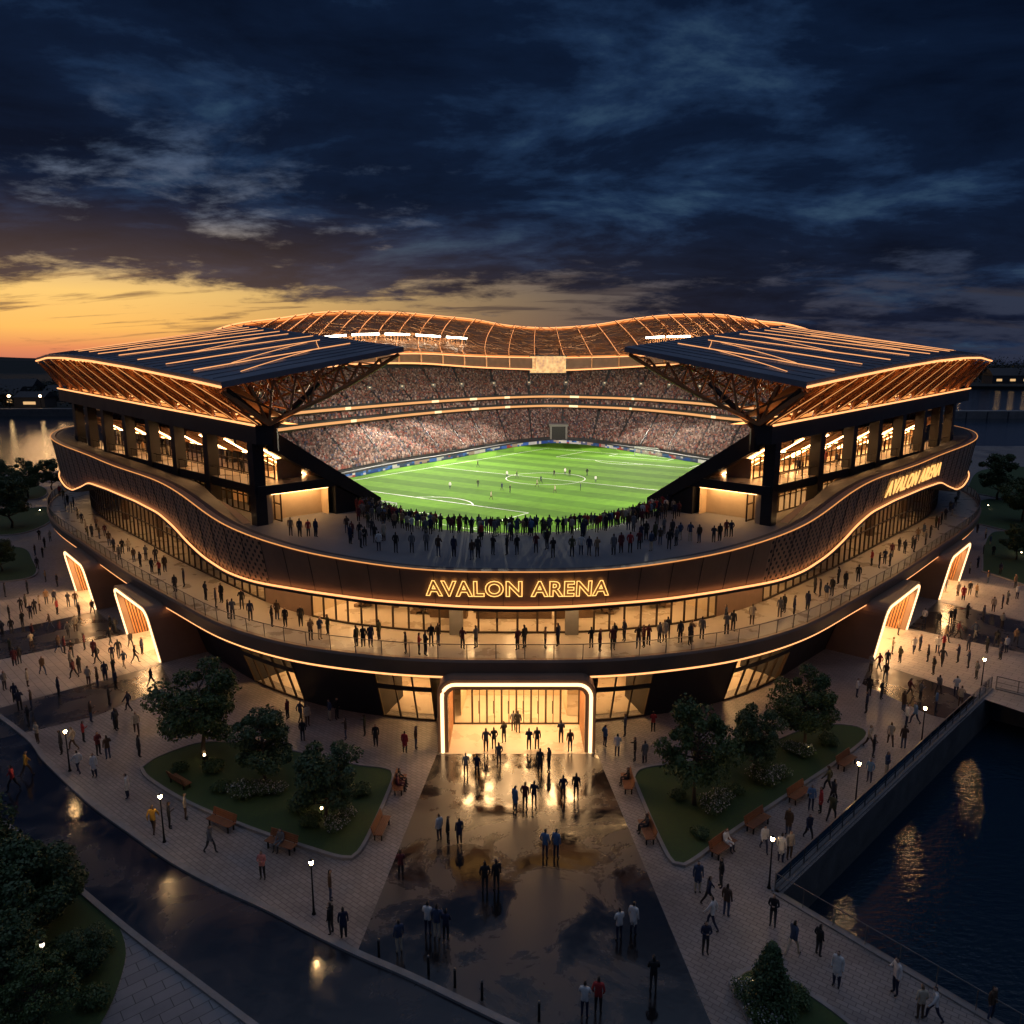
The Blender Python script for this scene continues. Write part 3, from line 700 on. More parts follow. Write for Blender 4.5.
mb.tube(T3[::2], .035, 5); tr = part(mb, 'terrace_railing', 'black_metal'); pn.strip(z3(TE, 11.6), z3(TE, 12.5)); part(pn, 'pane', 'rail_glass', tr)

# ---- the two wings (left one surveyed; the right one is its mirror image)
def wing(sx):
    def W(u, v, z): return (sx*(-24.5+SQ*(u-v)), 64.5+SQ*(u+v), z)
    VL = 56.0; VW = 59.5
    OUT_T = [(228,389),(190,379.5),(140,368.3),(100,361.2),(70,358.2),(50,358),(38,361)]
    vs = []; zs = []
    for px, py in OUT_T:
        d = ray(px, py); r = d[0]/d[1]                     # v where the outer edge line u=0 meets this direction
        v = (-24.5-r*64.5)/(SQ+r*SQ); Y = 64.5+SQ*v; vs.append(v); zs.append(CAM_H+d[2]/d[1]*Y)
    ZO = lambda v: float(np.interp(v, vs, zs))+.0
    zb0, zb1 = 20.95, 22.8
    ZBm = lambda v: zb0+(zb1-zb0)*v/59.0                   # light line on the beam that carries the lattice
    UB = 3.3
    uin = lambda v: 19.0+10.8*v/VL; zin = lambda v: 28.0+4.3*v/VL
    bul = lambda v: -.9*math.sin(math.pi*min(1, max(0, v/VL)))   # the outer edge bows outwards a little
    V = np.linspace(0, VL, 33)
    roof = MB(); top = lambda u, v: ZO(v)+.45+(zin(v)-ZO(v)-.45)*((u-bul(v))/(uin(v)-bul(v)))
    us = np.linspace(0, 1, 9)
    cs = [[W(bul(v)+(uin(v)-bul(v))*a, v, top(bul(v)+(uin(v)-bul(v))*a, v)) for v in V] for a in us]
    lo = [[(p[0], p[1], p[2]-.5) for p in c] for c in cs]
    roof.loft(cs); roof.loft(lo, 1); roof.strip(cs[0], lo[0]); roof.strip(cs[-1], lo[-1])
    for e in (0, -1):
        for a, b, c, d in zip(cs, cs[1:], lo, lo[1:]): roof.add([a[e], b[e], d[e], c[e]], [(0,1,2,3)])
    RF = part(roof, 'wing_roof', ['roof_panel', 'copper_skin'])
    # standing seams and light lines over the roof
    sm_ = MB()
    for v in np.arange(2, VL, 2.0):
        a = bul(v)+.3; b = uin(v)-.3; sm_.bar(W(a, v, top(a, v)+.03), W(b, v, top(b, v)+.03), .07, .09)
    part(sm_, 'roof_seam', 'roof_panel', RF)
    ls = MB()
    P = lambda f, v: W(bul(v)+(uin(v)-bul(v))*f, v, top(bul(v)+(uin(v)-bul(v))*f, v)+.10)
    for v, f0, f1, tw in ((7.5,.06,.90,1.5),(14,.07,.88,2.5),(20.5,.06,.95,2.),(27.5,.08,.92,2.),(33,.06,.95,2.),(38.5,.08,.93,2.),(43.5,.08,.95,1.6),(48,.1,.95,1.2),(52,.12,.95,.8)):
        ls.tube([P(f0+(f1-f0)*t, v+tw*t) for t in np.linspace(0, 1, 7)], .048, 5)
    for (f0, v0), (f1, v1) in (((.16,2.6),(.72,9.)), ((.72,9.),(.86,16.5)), ((.25,8.2),(.80,16.)), ((.30,21.),(.78,29.)), ((.2,34.5),(.7,42.))):
        ls.tube([P(f0+(f1-f0)*t, v0+(v1-v0)*t) for t in np.linspace(0, 1, 6)], .036, 5)
    part(ls, 'light_strip', 'roof_strip', RF, label='light lines laid across the wing roof')
    el = MB(); el.tube([W(bul(v)-.08, v, ZO(v)+.02) for v in V], .11, 6); part(el, 'light_strip', 'strip_light', RF, label='light line along the outer roof edge')
    # beam
    bm_ = MB(); Vb = np.linspace(.6, VW, 30)
    q = lambda u, dz: [W(u, v, ZBm(v)+dz) for v in Vb]
    bm_.loft([q(UB-.25, 0), q(UB-.25, -1.65), q(UB+1.2, -1.75), q(UB+1.6, 0)], closed_sec=True)
    for v in (Vb[0], Vb[-1]): bm_.add([W(UB-.25,v,ZBm(v)), W(UB-.25,v,ZBm(v)-1.65), W(UB+1.2,v,ZBm(v)-1.75), W(UB+1.6,v,ZBm(v))], [(0,1,2,3)])
    BM = part(bm_, 'roof_beam', 'charcoal_steel')
    el = MB(); el.tube([W(UB-.32, v, ZBm(v)+.05) for v in Vb], .10, 6); part(el, 'light_strip', 'strip_light', BM, label='light line along the top of the roof beam')
    # leaning lattice between beam and roof edge
    la = MB(); L0 = lambda v: Vector(W(UB, v, ZBm(v)+.1)); L1 = lambda v: Vector(W(bul(v*VL/VW)+.15, v*VL/VW, ZO(v*VL/VW)-.25))
    L = lambda v, t: L0(v).lerp(L1(v), t)
    rnd = random.Random(5)
    for k in range(13):
        v = 2.5+k*4.5; la.bar(L(max(v-2.2, 0), 0), L(min(v+3.2, 59), 1), .24, .24)
    for k in range(13):
        v = 2.5+k*4.5; la.bar(L(max(v-2.2, 0), .02), L(max(v-1.1, 0), .98), .15, .15); la.bar(L(min(v+2.2, 59), .02), L(v+.3, .52), .13, .13); la.bar(L(min(v+2.2, 59), .02), L(min(v+3.2, 59), .97), .13, .13)
    for k in range(13): v = 2.5+k*4.5; la.bar(L(min(v+2.6, 59), 0)+Vector((sx*.12,.12,0)), L(max(v-2.4, 0), 1)+Vector((sx*.12,.12,0)), .19, .19)
    part(la, 'lattice', 'copper', RF)
    ld = MB(); ov_ = Vector((sx*-.11, -.11, .05))
    for k in range(13): v = 2.5+k*4.5; ld.tube([L(max(v-2.2, 0), 0)+ov_, L(min(v+3.2, 59), 1)+ov_], .04, 5)
    part_each(ld, 'light_strip', 'strip_light_soft', RF)
    tw = MB(); tw.strip([L(v, .99)+Vector((sx*.5, .5, .0)) for v in V[2:-2]], [L(v, .99)+Vector((sx*1.1, 1.1, .1)) for v in V[2:-2]]); part(tw, 'added_wash', 'added_wash_soft', RF)  # glowing strip added below the roof edge to brighten the lattice
    fi = MB()
    inn_ = lambda v, t, d: L(v, t)+Vector((sx*SQ*d, SQ*d, .25*d))
    for k in range(520):
        v = rnd.uniform(.5, 59); t = rnd.uniform(.0, .93); d = rnd.uniform(.15, 1.1); dv = rnd.choice((-1, 1))*rnd.uniform(.3, 1.1); dt = rnd.uniform(.12, .34)
        fi.bar(inn_(v, t, d), inn_(min(59, max(.2, v+dv)), min(.97, t+dt), d*rnd.uniform(.7, 1.2)), rnd.uniform(.06, .12))
    for t in (.2, .4, .6, .8):
        fi.tube([inn_(v, t, .9) for v in np.linspace(.5, 59, 30)], .05, 4)
    part(fi, 'fine_lattice', 'copper', RF)
    sk = MB(); sk.strip([inn_(v, -.02, 2.3) for v in V], [inn_(v, 1.02, 1.2) for v in V]); part(sk, 'lattice_lining', 'copper_skin', RF)
    # glowing bar added behind the beam to brighten the lattice
    ul = MB()
    ul.bar(W(UB+1.35, 1.5, ZBm(1.5)+.06), W(UB+1.35, 58, ZBm(58)+.06), 1.0, .05)
    part(ul, 'added_wash', 'added_wash_low', BM)
    iu = MB(); iu.strip([W(5.7, v, ZBm(v)+.05) for v in V], [W(6.9, v, ZBm(v)+.0) for v in V]); part(iu, 'added_wash', 'added_wash_soft', BM)  # second added strip, brightens the trusses from inside
    # roof trusses: bottom chord sweeps from the beam up to the inner edge
    tr_ = MB()
    for v in np.linspace(.5, VL-.5, 9):
        w = .34 if v < 1 else .22
        tp = lambda a: Vector(W(bul(v)+(uin(v)-bul(v))*a, v, top(bul(v)+(uin(v)-bul(v))*a, v)-.8))
        bt = lambda a: Vector(W(UB+1.0+(uin(v)-UB-1.4)*a, v, ZBm(v)+.1+(zin(v)-.9-ZBm(v))*(max(a, 0)**.92)-.5*math.sin(math.pi*a)))
        n = 8; B_ = [bt(a) for a in np.linspace(0, 1, n)]; T_ = [tp(a) for a in np.linspace(.14, .98, n)]
        tr_.tube(B_, w*.6, 6)
        tr_.bar(tp(.01), B_[0], w*1.1); tr_.bar(tp(.03), bt(.12), w*.5)
        for i in range(n-1):
            tr_.bar(B_[i], T_[i], w*.5); tr_.bar(B_[i], T_[i+1], w*.55)
            if i > 0: tr_.bar(T_[i], B_[i+1], w*.35)
    part(tr_, 'roof_truss', 'copper', RF)
    tie = MB()
    for a in (.2, .4, .6, .8):
        tie.tube([W(UB+1+(uin(v)-UB-1.4)*a, v, ZBm(v)+.1+(zin(v)-.9-ZBm(v))*(max(a, 0)**.92)-.5*math.sin(math.pi*a)) for v in np.linspace(.5, VL-.5, 17)], .09, 5)
    for k in range(150):
        v = rnd.uniform(1, 52); a = rnd.uniform(.05, .85); f = lambda v, a, e: W(UB+1+(uin(v)-UB-1.4)*a, v, ZBm(v)+.1+(zin(v)-.9-ZBm(v))*(max(a, 0)**.92)-.5*math.sin(math.pi*a)+e)
        tie.bar(f(v, a, 0), f(v+rnd.uniform(1, 3), a+rnd.uniform(-.12, .12), rnd.uniform(.4, 1.2)), .08)
    part(tie, 'fine_lattice', 'copper', RF)
    # tree column at the front end
    tc_ = MB(); base = W(5.1, 1.5, 20.6)
    for q_ in ((.6, .3, ZO(0)-.2), (9.5, .5, top(9.5, .5)-1.9), (5.6, 6.5, 24.2)): tc_.tube([base, W(*q_)], [.38, .2], 7)
    tc_.tube([W(5.1, 1.5, 18.5), base], .5, 8); part(tc_, 'tree_column', 'bronze_dark')
    # raking end beam of the upper stand, its slab and the stand itself
    RT = lambda u: 20.75+(12.55-20.75)*(u-5.0)/12.4
    rk = MB(); v0, v1 = 2.5, 3.6
    prof = [(5.0, RT(5.0)+.0), (17.4, RT(17.4)), (17.4, RT(17.4)-1.15), (5.0, RT(5.0)-2.0)]
    rk.hexa([W(prof[i][0], v, prof[i][1]) for v in (v0, v1) for i in (0, 1, 2, 3)])
    part(rk, 'raking_beam', 'charcoal_steel')
    sd_ = MB()
    for r in range(17):
        u0 = 5.4+r*.72; z = RT(u0)-.45
        sd_.add([W(u0,v1,z), W(u0,VW-2,z), W(u0+.72,VW-2,z), W(u0+.72,v1,z), W(u0+.72,v1,z-.48), W(u0+.72,VW-2,z-.48)], [(0,1,2,3),(3,2,5,4)])
    sd_.strip([W(5.0,v,RT(5.)-1.55) for v in (v1,VW-2)], [W(17.4,v,RT(17.4)-1.2) for v in (v1,VW-2)], 1)
    sd_.strip([W(5.2,v,20.3) for v in (v1,VW-2)], [W(5.2,v,21.4) for v in (v1,VW-2)])
    part(sd_, 'upper_stand', ['concrete_dark', 'soffit_wood'])
    rb = MB()
    for v in (9, 15, 21, 28, 36, 45, 54): rb.hexa([W(u, vv, RT(u)-dz) for vv in (v-.25, v+.25) for u, dz in ((5.,1.57), (17.4,1.22), (17.4,1.6), (5.,2.1))])
    part(rb, 'soffit_rib', 'soffit_wood')
    sl_ = MB()
    for v in (6, 12, 18, 24.5, 32, 40.5, 49.5, 56):
        sl_.bar(W(5.3, v, RT(5.3)-1.68), W(14.5, v+1.0, RT(14.5)-1.42), .22, .06)
    part(sl_, 'soffit_light', 'soffit_light')
    # floors and glazed rooms below the stand
    fl = MB(); fl.hexa([W(u, v, z) for z in (14.35, 15.2) for u, v in ((3.9,2.6),(3.9,VW-1),(12.6,VW-1),(12.6,2.6))]); part(fl, 'wing_floor', 'charcoal_steel')
    ft = MB(); ft.add([W(3.95,2.65,15.215), W(3.95,VW-1,15.215), W(12.6,VW-1,15.215), W(12.6,2.65,15.215)], [(0,1,2,3)]); part(ft, 'floor_finish', 'stone_floor')
    def gl_wall(u, z0, z1, va, vb, step, nm):
        fr = MB(); pn_ = MB()
        for v in np.arange(va, vb+.01, step): fr.bar(W(u,v,z0), W(u,v,z1), .10, .14)
        for z in (z0+.05, (z0+z1)/2+.25, z1-.05): fr.bar(W(u,va,z), W(u,vb,z), .12)
        o = part(fr, nm, 'frame_metal'); pn_.add([W(u,va,z0), W(u,vb,z0), W(u,vb,z1), W(u,va,z1)], [(0,1,2,3)]); part(pn_, 'pane', 'pane_glass', o)
    gl_wall(7.4, 15.22, 17.3, 6, VW-2, 1.3, 'gallery_window')
    gl_wall(6.4, 11.5, 14.35, 3.2, VW-2, 1.3, 'gallery_window')
    rm = MB()
    for u, z0, z1, d in ((7.6, 15.2, 17.2, 2.7), (6.6, 11.5, 14.3, 5.0)):
        va = 3.3 if z0 < 12 else 5.9
        rm.add([W(u+d,va,z0), W(u+d,VW-2,z0), W(u+d,VW-2,z1), W(u+d,va,z1)], [(0,1,2,3)])
        if z0 < 12: rm.add([W(u,va,z1), W(u+d,va,z1), W(u+d,VW-2,z1), W(u,VW-2,z1)], [(0,1,2,3)])
        rm.add([W(u,VW-2,z0), W(u+d,VW-2,z0), W(u+d,VW-2,z1), W(u,VW-2,z1)], [(0,1,2,3)])
        if z0 > 12: rm.add([W(u,va,z0), W(u+d,va,z0), W(u+d,va,z1), W(u,va,z1)], [(0,1,2,3)])
        for v in np.arange(va+3, VW-4, 3.1): rm.box(W(u+d*.8, v, z0+.5), (.5, 1.2, 1.), sx*R(45), 1)
    part(rm, 'interior', ['plaster_warm', 'furniture'])
    rl = MB()
    for v in np.arange(6.5, VW-3, 2.2): rl.bar(W(7.7,v,RT(7.7)-1.66), W(10.1,v,RT(10.1)-1.58), .55, .05)
    for v in np.arange(4.5, VW-3, 2.6): rl.bar(W(7.2,v,14.2), W(11.,v,14.2), .5, .05)
    part(rl, 'ceiling_light', 'gallery_light')
    # open lobby at the end of the wing, with the solid wedge under the raking beam
    lb = MB()
    lb.add([W(5.0,4.6,11.5), W(12.0,4.6,11.5), W(12.0,4.6,14.35), W(5.0,4.6,14.35)], [(0,1,2,3)])
    lb.box(W(5.2, 3.9, 12.9), (.5, 1.6, 2.85), sx*R(45))
    part(lb, 'lobby_wall', 'plaster_warm')
    ll = MB(); ll.bar(W(5.4,3.6,14.28), W(11.4,3.6,14.28), .5, .06); ll.bar(W(5.4,3.0,14.28), W(11.4,3.0,14.28), .2, .06); part(ll, 'ceiling_light', 'lobby_light')
    wd = MB(); f = lambda u, z, v: W(u, v, z)
    wd.hexa([W(u, v, z) for v in (2.75, 9.) for u, z in ((12.1,11.5),(16.2,11.5),(16.2,RT(16.2)-1.3),(12.1,RT(12.1)-1.7))])
    part(wd, 'wedge_wall', 'charcoal_steel')
    # pillars
    for px, py in ((258,490),(213,480),(180,465),(154,450),(130,440),(108,430),(92,425),(79,420)):
        d = ray(px, py); r = d[0]/d[1]; u = 4.25; v = (-24.5+SQ*u-r*(64.5+SQ*u))/(SQ+r*SQ); v = min(v, 58.8)
        pb = MB(); zt = ZBm(v)-1.5; w = .55
        pb.hexa([W(u+a*w, v+b*w, z) for z in (11.4, zt) for a, b in ((-1,-1),(1,-1),(1,1),(-1,1))]); part(pb, 'pillar', 'charcoal_steel')
    # balustrade of the gallery
    bl = MB(); 
    for v in np.arange(3, VW-1, 1.6): bl.bar(W(3.95,v,15.2), W(3.95,v,16.2), .05)
    bl.bar(W(3.95,2.7,16.2), W(3.95,VW-1,16.2), .06); part(bl, 'gallery_railing', 'black_metal')
    return W, RT
WL, RTU = wing(1); WR, _ = wing(-1)

# ---- entrances: boxes with a rounded, lit front
def portal(p0, p1, h, depth, lean, inner, label, doors=False, rad=1.1, wash='portal_wash'):
    """p0, p1: left and right foot of the front, seen from outside"""
    p0, p1 = np.array(p0), np.array(p1); w = np.linalg.norm(p1-p0); t = (p1-p0)/w; n = np.array([t[1], -t[0]])  # outward
    Q = lambda x, y, z: (*(p0+t*x+n*(y+lean*z/h)), z)       # x along the front, y outwards
    def prof(ins, r):
        L = [(ins, 0.)]; L += [(ins+r-r*math.cos(a), h-ins-r+r*math.sin(a)) for a in np.linspace(0, math.pi/2, 7)]
        L += [(w-ins-r+r*math.sin(a), h-ins-r+r*math.cos(a)) for a in np.linspace(0, math.pi/2, 7)]; L += [(w-ins, 0.)]; return L
    O, I = prof(0, rad), prof(.72, max(.25, rad-.5)); S = prof(.34, rad-.2)
    fr = MB()
    fo = [Q(x, 0, z) for x, z in O]; fi = [Q(x, 0, z) for x, z in I]; bo = [Q(x, -depth-lean*z/h, z) for x, z in O]
    fr.strip(fo, fi); fr.strip(fo, bo)
    fr.strip(fi, [Q(x, -.5-lean*z/h, z) for x, z in I])
    PO = part(fr, 'entrance_portal', 'bronze', label=label)
    ls = MB(); ls.tube([Q(x, .03, z) for x, z in S], .12, 6); part(ls, 'light_strip', 'portal_light', PO)
    iw = MB(); hi = h-.75
    for x, s_ in ((.74, 1), (w-.74, -1)):
        a = [Q(x, -.5, 0), Q(x, -depth, 0)]; b = [Q(x, -.5, hi), Q(x, -depth, hi)]
        iw.strip(a, b, 0, [(0,0),(depth*1.,0),(0,hi),(depth*1.,hi)])
    part_each(iw, 'portal_lining', inner, PO)
    cl = MB(); cl.add([Q(.74,-.5,hi), Q(w-.74,-.5,hi), Q(w-.74,-depth,hi), Q(.74,-depth,hi)], [(0,1,2,3)]); part(cl, 'portal_ceiling', 'soffit_wood', PO)
    lt = MB()
    for x in np.arange(1.6, w-1.2, 1.5): lt.add([Q(x,-.8,hi-.03), Q(x+.7,-.8,hi-.03), Q(x+.7,-depth+.3,hi-.03), Q(x,-depth+.3,hi-.03)], [(0,1,2,3)])
    part_each(lt, 'ceiling_light', wash, PO)
    fl = MB(); fl.add([Q(.1,.2,.012), Q(w-.1,.2,.012), Q(w-.1,-depth,.012), Q(.1,-depth,.012)], [(0,1,2,3)]); part(fl, 'portal_floor', 'stone_floor', PO)
    y = -depth
    xs = [.74]+list(np.linspace(.74, w-.74, 9)[1:]); fr = MB(); pn_ = MB()
    xa, xb = .74+w*.13, w-.74-w*.13
    dl_ = list(np.linspace(xa, xb, 7))
    for x in dl_: fr.bar(Q(x,y,0), Q(x,y,2.85), .13, .14)
    for x in list(np.linspace(.74, w-.74, 9)): fr.bar(Q(x,y,2.95), Q(x,y,hi), .08, .1)
    for z in (.06, 2.9, 3.6, hi-.05): fr.bar(Q(.74,y,z), Q(w-.74,y,z), .12)
    for x in (.78, w-.78): fr.bar(Q(x,y,0), Q(x,y,hi), .12)
    DR = part(fr, 'door_frame', 'frame_metal', PO); pn_.add([Q(.74,y+.0,0), Q(w-.74,y,0), Q(w-.74,y,hi), Q(.74,y,hi)], [(0,1,2,3)]); part(pn_, 'pane', 'pane_glass', PO)
    ha = MB()
    for a, b in zip(dl_, dl_[1:]):
        m_ = (a+b)/2; ha.bar(Q(m_-.06,y+.1,.9), Q(m_-.06,y+.1,1.9), .05); ha.bar(Q(m_+.0,y+.02,0), Q(m_+.0,y+.02,2.85), .06)
    part(ha, 'door_handle', 'frame_metal', PO)
    rm = MB(); y2 = y-5
    rm.add([Q(.3,y,.01), Q(w-.3,y,.01), Q(w-.3,y2,.01), Q(.3,y2,.01)], [(0,1,2,3)], 1)
    rm.add([Q(.3,y2,0), Q(w-.3,y2,0), Q(w-.3,y2,hi), Q(.3,y2,hi)], [(0,1,2,3)])
    rm.add([Q(.3,y,hi), Q(w-.3,y,hi), Q(w-.3,y2,hi), Q(.3,y2,hi)], [(0,1,2,3)])
    for x in (.3, w-.3): rm.add([Q(x,y,0), Q(x,y2,0), Q(x,y2,hi), Q(x,y,hi)], [(0,1,2,3)])
    part(rm, 'interior', ['plaster_warm', 'stone_floor'], PO)
    lt = MB()
    for x in np.arange(1.2, w-.8, 1.6): lt.add([Q(x,y-.5,hi-.03), Q(x+.6,y-.5,hi-.03), Q(x+.6,y2+.4,hi-.03), Q(x,y2+.4,hi-.03)], [(0,1,2,3)])
    part(lt, 'interior_light', 'room_light', PO)
    return PO
portal((-5.25,48.35), (5.6,48.35), 5.35, 4.2, 0., 'slat_wood', 'wide main entrance portal with glazed doors at the middle of the front', True, 1.1, 'soffit_light')
for k, lb_ in (('L1', 'nearer side portal on the left flank'), ('L2', 'farther side portal on the left flank')):
    b, a = SP[k]; portal(a, b, 5.3, 4.2, .9, 'slat_wood', lb_)
for k, lb_ in (('R1', 'nearer side portal on the right flank'), ('R2', 'farther side portal on the right flank')):
    a, b = SP[k]; portal(b, a, 5.3, 4.2, .9, 'slat_wood', lb_)

# ---- signs: outlined neon letters bent onto the fascia
def sign(text, size, s_mid, zc, d, r, label, outline=True, extrude=.06, bold=0.):
    cu = bpy.data.curves.new('lettering', 'FONT'); cu.body = text; cu.size = size; cu.align_x = 'CENTER'; cu.space_character = 1.12 if outline else 1.18
    if outline: cu.fill_mode = 'NONE'; cu.bevel_depth = r; cu.bevel_resolution = 1; cu.offset = bold
    else: cu.extrude = extrude; cu.offset = bold
    cu.resolution_u = 4
    o = bpy.data.objects.new('tmp', cu); COL.objects.link(o); bpy.context.view_layer.update()
    me = bpy.data.meshes.new_from_object(o.evaluated_get(bpy.context.evaluated_depsgraph_get())); bpy.data.objects.remove(o)
    ys = [v.co.y for v in me.vertices]; yc = (max(ys)+min(ys))/2
    xs_ = [v.co.x for v in me.vertices]
    for v in me.vertices:
        s = s_mid+v.co.x; x = np.interp(s, SE, E1[:, 0]); y = np.interp(s, SE, E1[:, 1]); nx = np.interp(s, SE, NE[:, 0]); ny = np.interp(s, SE, NE[:, 1])
        zt_, zb_ = np.interp(s, SE, ZT), np.interp(s, SE, ZB); z = (zc if zc else (zt_*.5+zb_*.5))+v.co.y-yc
        f = (z-zb_)/(zt_-zb_); dd = -1.7+.7*f+d+v.co.z
        v.co = (x+nx*dd, y+ny*dd, z)
    me.materials.clear(); me.materials.append(M['sign_light' if outline else 'sign_face']); me.name = 'sign'
    iv = sorted((min(xs_[a] for a in e.vertices), max(xs_[a] for a in e.vertices)) for e in me.edges); end = iv[0][1]; best = (0, 0)
    for a, b in iv:
        if a-end > best[0]: best = (a-end, (a+end)/2)
        end = max(end, b)
    gap = best[1]
    for w, word in enumerate(text.split()):                  # one piece of lettering per word
        m2 = me.copy(); bm = bmesh.new(); bm.from_mesh(m2); bm.verts.ensure_lookup_table()
        bmesh.ops.delete(bm, geom=[v for v in bm.verts if (xs_[v.index] > gap) != (w == 1)], context='VERTS'); bm.to_mesh(m2); bm.free()
        o = bpy.data.objects.new('sign', m2); COL.objects.link(o); o.parent = ST; o.matrix_parent_inverse = world_of(ST).inverted(); o['label'] = word+' '+label
sign('AVALON ARENA', 1.60, 0., 10.92, .16, .034, 'in outlined amber neon over the main entrance', bold=.042)
i = idx(916, 478, -1.3); sign('AVALON ARENA', 2.3, float(SE[i]), None, .12, .05, 'in solid amber letters on the right flank', False, .05, .012)
# ------------------------------------------------------------------ pitch
PC = np.array((7.3, 174.3)); PU = np.array((.583, .8125)); PV = np.array((.8125, -.583)); PROT = math.atan2(PU[1], PU[0])
def PW(a, b, z=0.): q = PC+PU*a+PV*b; return (float(q[0]), float(q[1]), z)
def local_sheet(poly, name, m, z):
    mb = MB(); mb.add([(x, y, 0) for x, y in poly], [tuple(range(len(poly)))]); o = bpy.data.objects.new(name, mb.mesh(name, m)); COL.objects.link(o)
    o.location = (PC[0], PC[1], z); o.rotation_euler = (0, 0, PROT); return o
# boundary of the bowl and the foot of each tier (plan curves)
B0 = smooth_curve([(-26,112),(-40,126),(-48,141),(-48.5,157),(-45,167.5),(-39.4,178.3),(-31.6,194.1),(-20,212),(-9,231),(1,246),(9,253.5),(14,255.2),(19,254),(27,246.5),(40,225),(50,206),(57,192),(60,178),(57,163),(46,142),(34,126)], 1.)
B1 = smooth_curve([(-44,110),(-57,126),(-64,143),(-62,160),(-54.6,177),(-49.2,191),(-40.9,208),(-32.2,225.7),(-22,243),(-11.4,257.5),(0,269),(12.6,275),(26,269),(39.3,257.3),(51.5,234.6),(58.1,215.5),(65,200.9),(72,185),(74,166),(65,142),(51,124)], 1.)
B3 = smooth_curve([(-56,104),(-66,124),(-76,143),(-81,162),(-76,182),(-70,200),(-60,220),(-49,240),(-37,258),(-23,276),(-6,290),(13,297),(32,290),(50,276),(66,248),(76,225),(84,205),(92,185),(91,164),(76,138),(62,118)], 1.)
NB = 320
B0, B1, B3 = resample(B0, NB), resample(B1, NB), resample(B3, NB)
fld = [tuple(p) for p in B0]+[(30,112),(14,100),(0,97),(-14,100)]
fs = MB(); fs.add([(x, y, .012) for x, y in fld], [tuple(range(len(fld)))]); tag(fs.build('field_surround', 'pitch_grass'), kind='structure')
tag(local_sheet([(-54.5,-36),(54.5,-36),(54.5,36),(-54.5,36)], 'pitch', 'pitch_grass', .02), kind='structure')
pm = MB(); LWD = .24
def pl(a, b): 
    a, b = np.array(a, float), np.array(b, float); d = (b-a)/np.linalg.norm(b-a); n = np.array([-d[1], d[0]])*LWD/2
    pm.add([(*(a-n), 0), (*(b-n), 0), (*(b+n), 0), (*(a+n), 0)], [(0,1,2,3)])
def arc(c, r, a0, a1, n=40):
    t = np.linspace(a0, a1, n+1); A = [(c[0]+(r-LWD/2)*math.cos(x), c[1]+(r-LWD/2)*math.sin(x), 0) for x in t]; B = [(c[0]+(r+LWD/2)*math.cos(x), c[1]+(r+LWD/2)*math.sin(x), 0) for x in t]
    pm.strip(A, B)
L2, W2 = 52.5, 34.
i_ = LWD/2
pl((-L2-i_,-W2),(L2+i_,-W2)); pl((-L2-i_,W2),(L2+i_,W2))
for s in (-1, 1):
    pl((s*L2,-W2+i_),(s*L2,W2-i_)); x = s*(L2-16.5); pl((x,-20.16),(x,20.16)); x2 = s*(L2-5.5); pl((x2,-9.16),(x2,9.16))
    for y in (-20.16+i_, 20.16-i_): pl((s*(L2-i_),y),(x+s*i_,y))
    for y in (-9.16+i_, 9.16-i_): pl((s*(L2-i_),y),(x2+s*i_,y))
    a = math.acos(5.5/9.15); c = (s*(L2-11), 0); arc(c, 9.15, (math.pi if s > 0 else 0)-a+.02, (math.pi if s > 0 else 0)+a-.02, 16)
pl((0,-W2+i_),(0,W2-i_)); arc((0,0), 9.15, 0, math.pi*2, 48)
po = bpy.data.objects.new('pitch_markings', pm.mesh('pitch_markings', 'white_paint')); COL.objects.link(po); po.location = (PC[0], PC[1], .026); po.rotation_euler = (0,0,PROT); tag(po, kind='structure')
def goal(s, label):
    t = thing('goal', PW(s*L2, 0, .02), label, 'goal', 'goals on the pitch', PROT)
    f = MB(); d = s*2.2
    f.tube([(0,-3.66,0),(0,-3.66,2.44),(0,3.66,2.44),(0,3.66,0)], .10, 8); kid(f, 'frame', 'white_paint', t)
    n = MB(); w = .05
    P = lambda y, k: (0+d*min(1, .25+.75*k), y, 2.44*(1-k)) if k > 0 else (0, y, 2.44)
    for y in np.linspace(-3.6, 3.6, 19): n.tube([P(y, k) for k in np.linspace(0, 1, 6)], w*.5, 3)
    for k in np.linspace(0, 1, 8): n.tube([P(-3.6, k), P(3.6, k)], w*.5, 3)
    for y in (-3.6, 3.6):
        for k in np.linspace(0, 1, 8): n.tube([P(y, k), (0, y, 2.44*(1-k))], w*.5, 3)
    kid(n, 'net', 'net_cord', t)
goal(-1, 'white goal with net nearest the front terrace'); goal(1, 'white goal with net in front of the far right stand')

# ------------------------------------------------------------------ far bowl
def normo(P): return -normals2(P)
def lerp(A, B, t): return A+(B-A)*t
bs = MB()
nb = normo(B0)
lw = [z3(B0-nb*1.2, 0), z3(B0-nb*1.2, 1.15), z3(B0, 1.25)]
bs.loft(lw); NR = 24; prev = z3(B0, 1.25)
for r in range(NR):                                             # stepped lower tier
    a = z3(lerp(B0, B1, r/NR), 1.25+(9.9-1.25)*(r+1)/NR*.97); b = z3(lerp(B0, B1, (r+1)/NR), 1.25+(9.9-1.25)*(r+1)/NR*.97)
    bs.strip(prev, a); bs.strip(a, b); prev = b
LOW = part(bs, 'lower_tier', 'concrete_dark')
bs = MB(); B1b = lerp(B1, B3, .14)
prev = z3(B1, 11.4)
for r in range(3):
    a = z3(lerp(B1, B1b, r/3), 11.4+(r+1)*.55); b = z3(lerp(B1, B1b, (r+1)/3), 11.4+(r+1)*.55); bs.strip(prev, a); bs.strip(a, b); prev = b
bs.strip(prev, z3(B1b, 14.0)); part(bs, 'club_tier', 'concrete_dark')
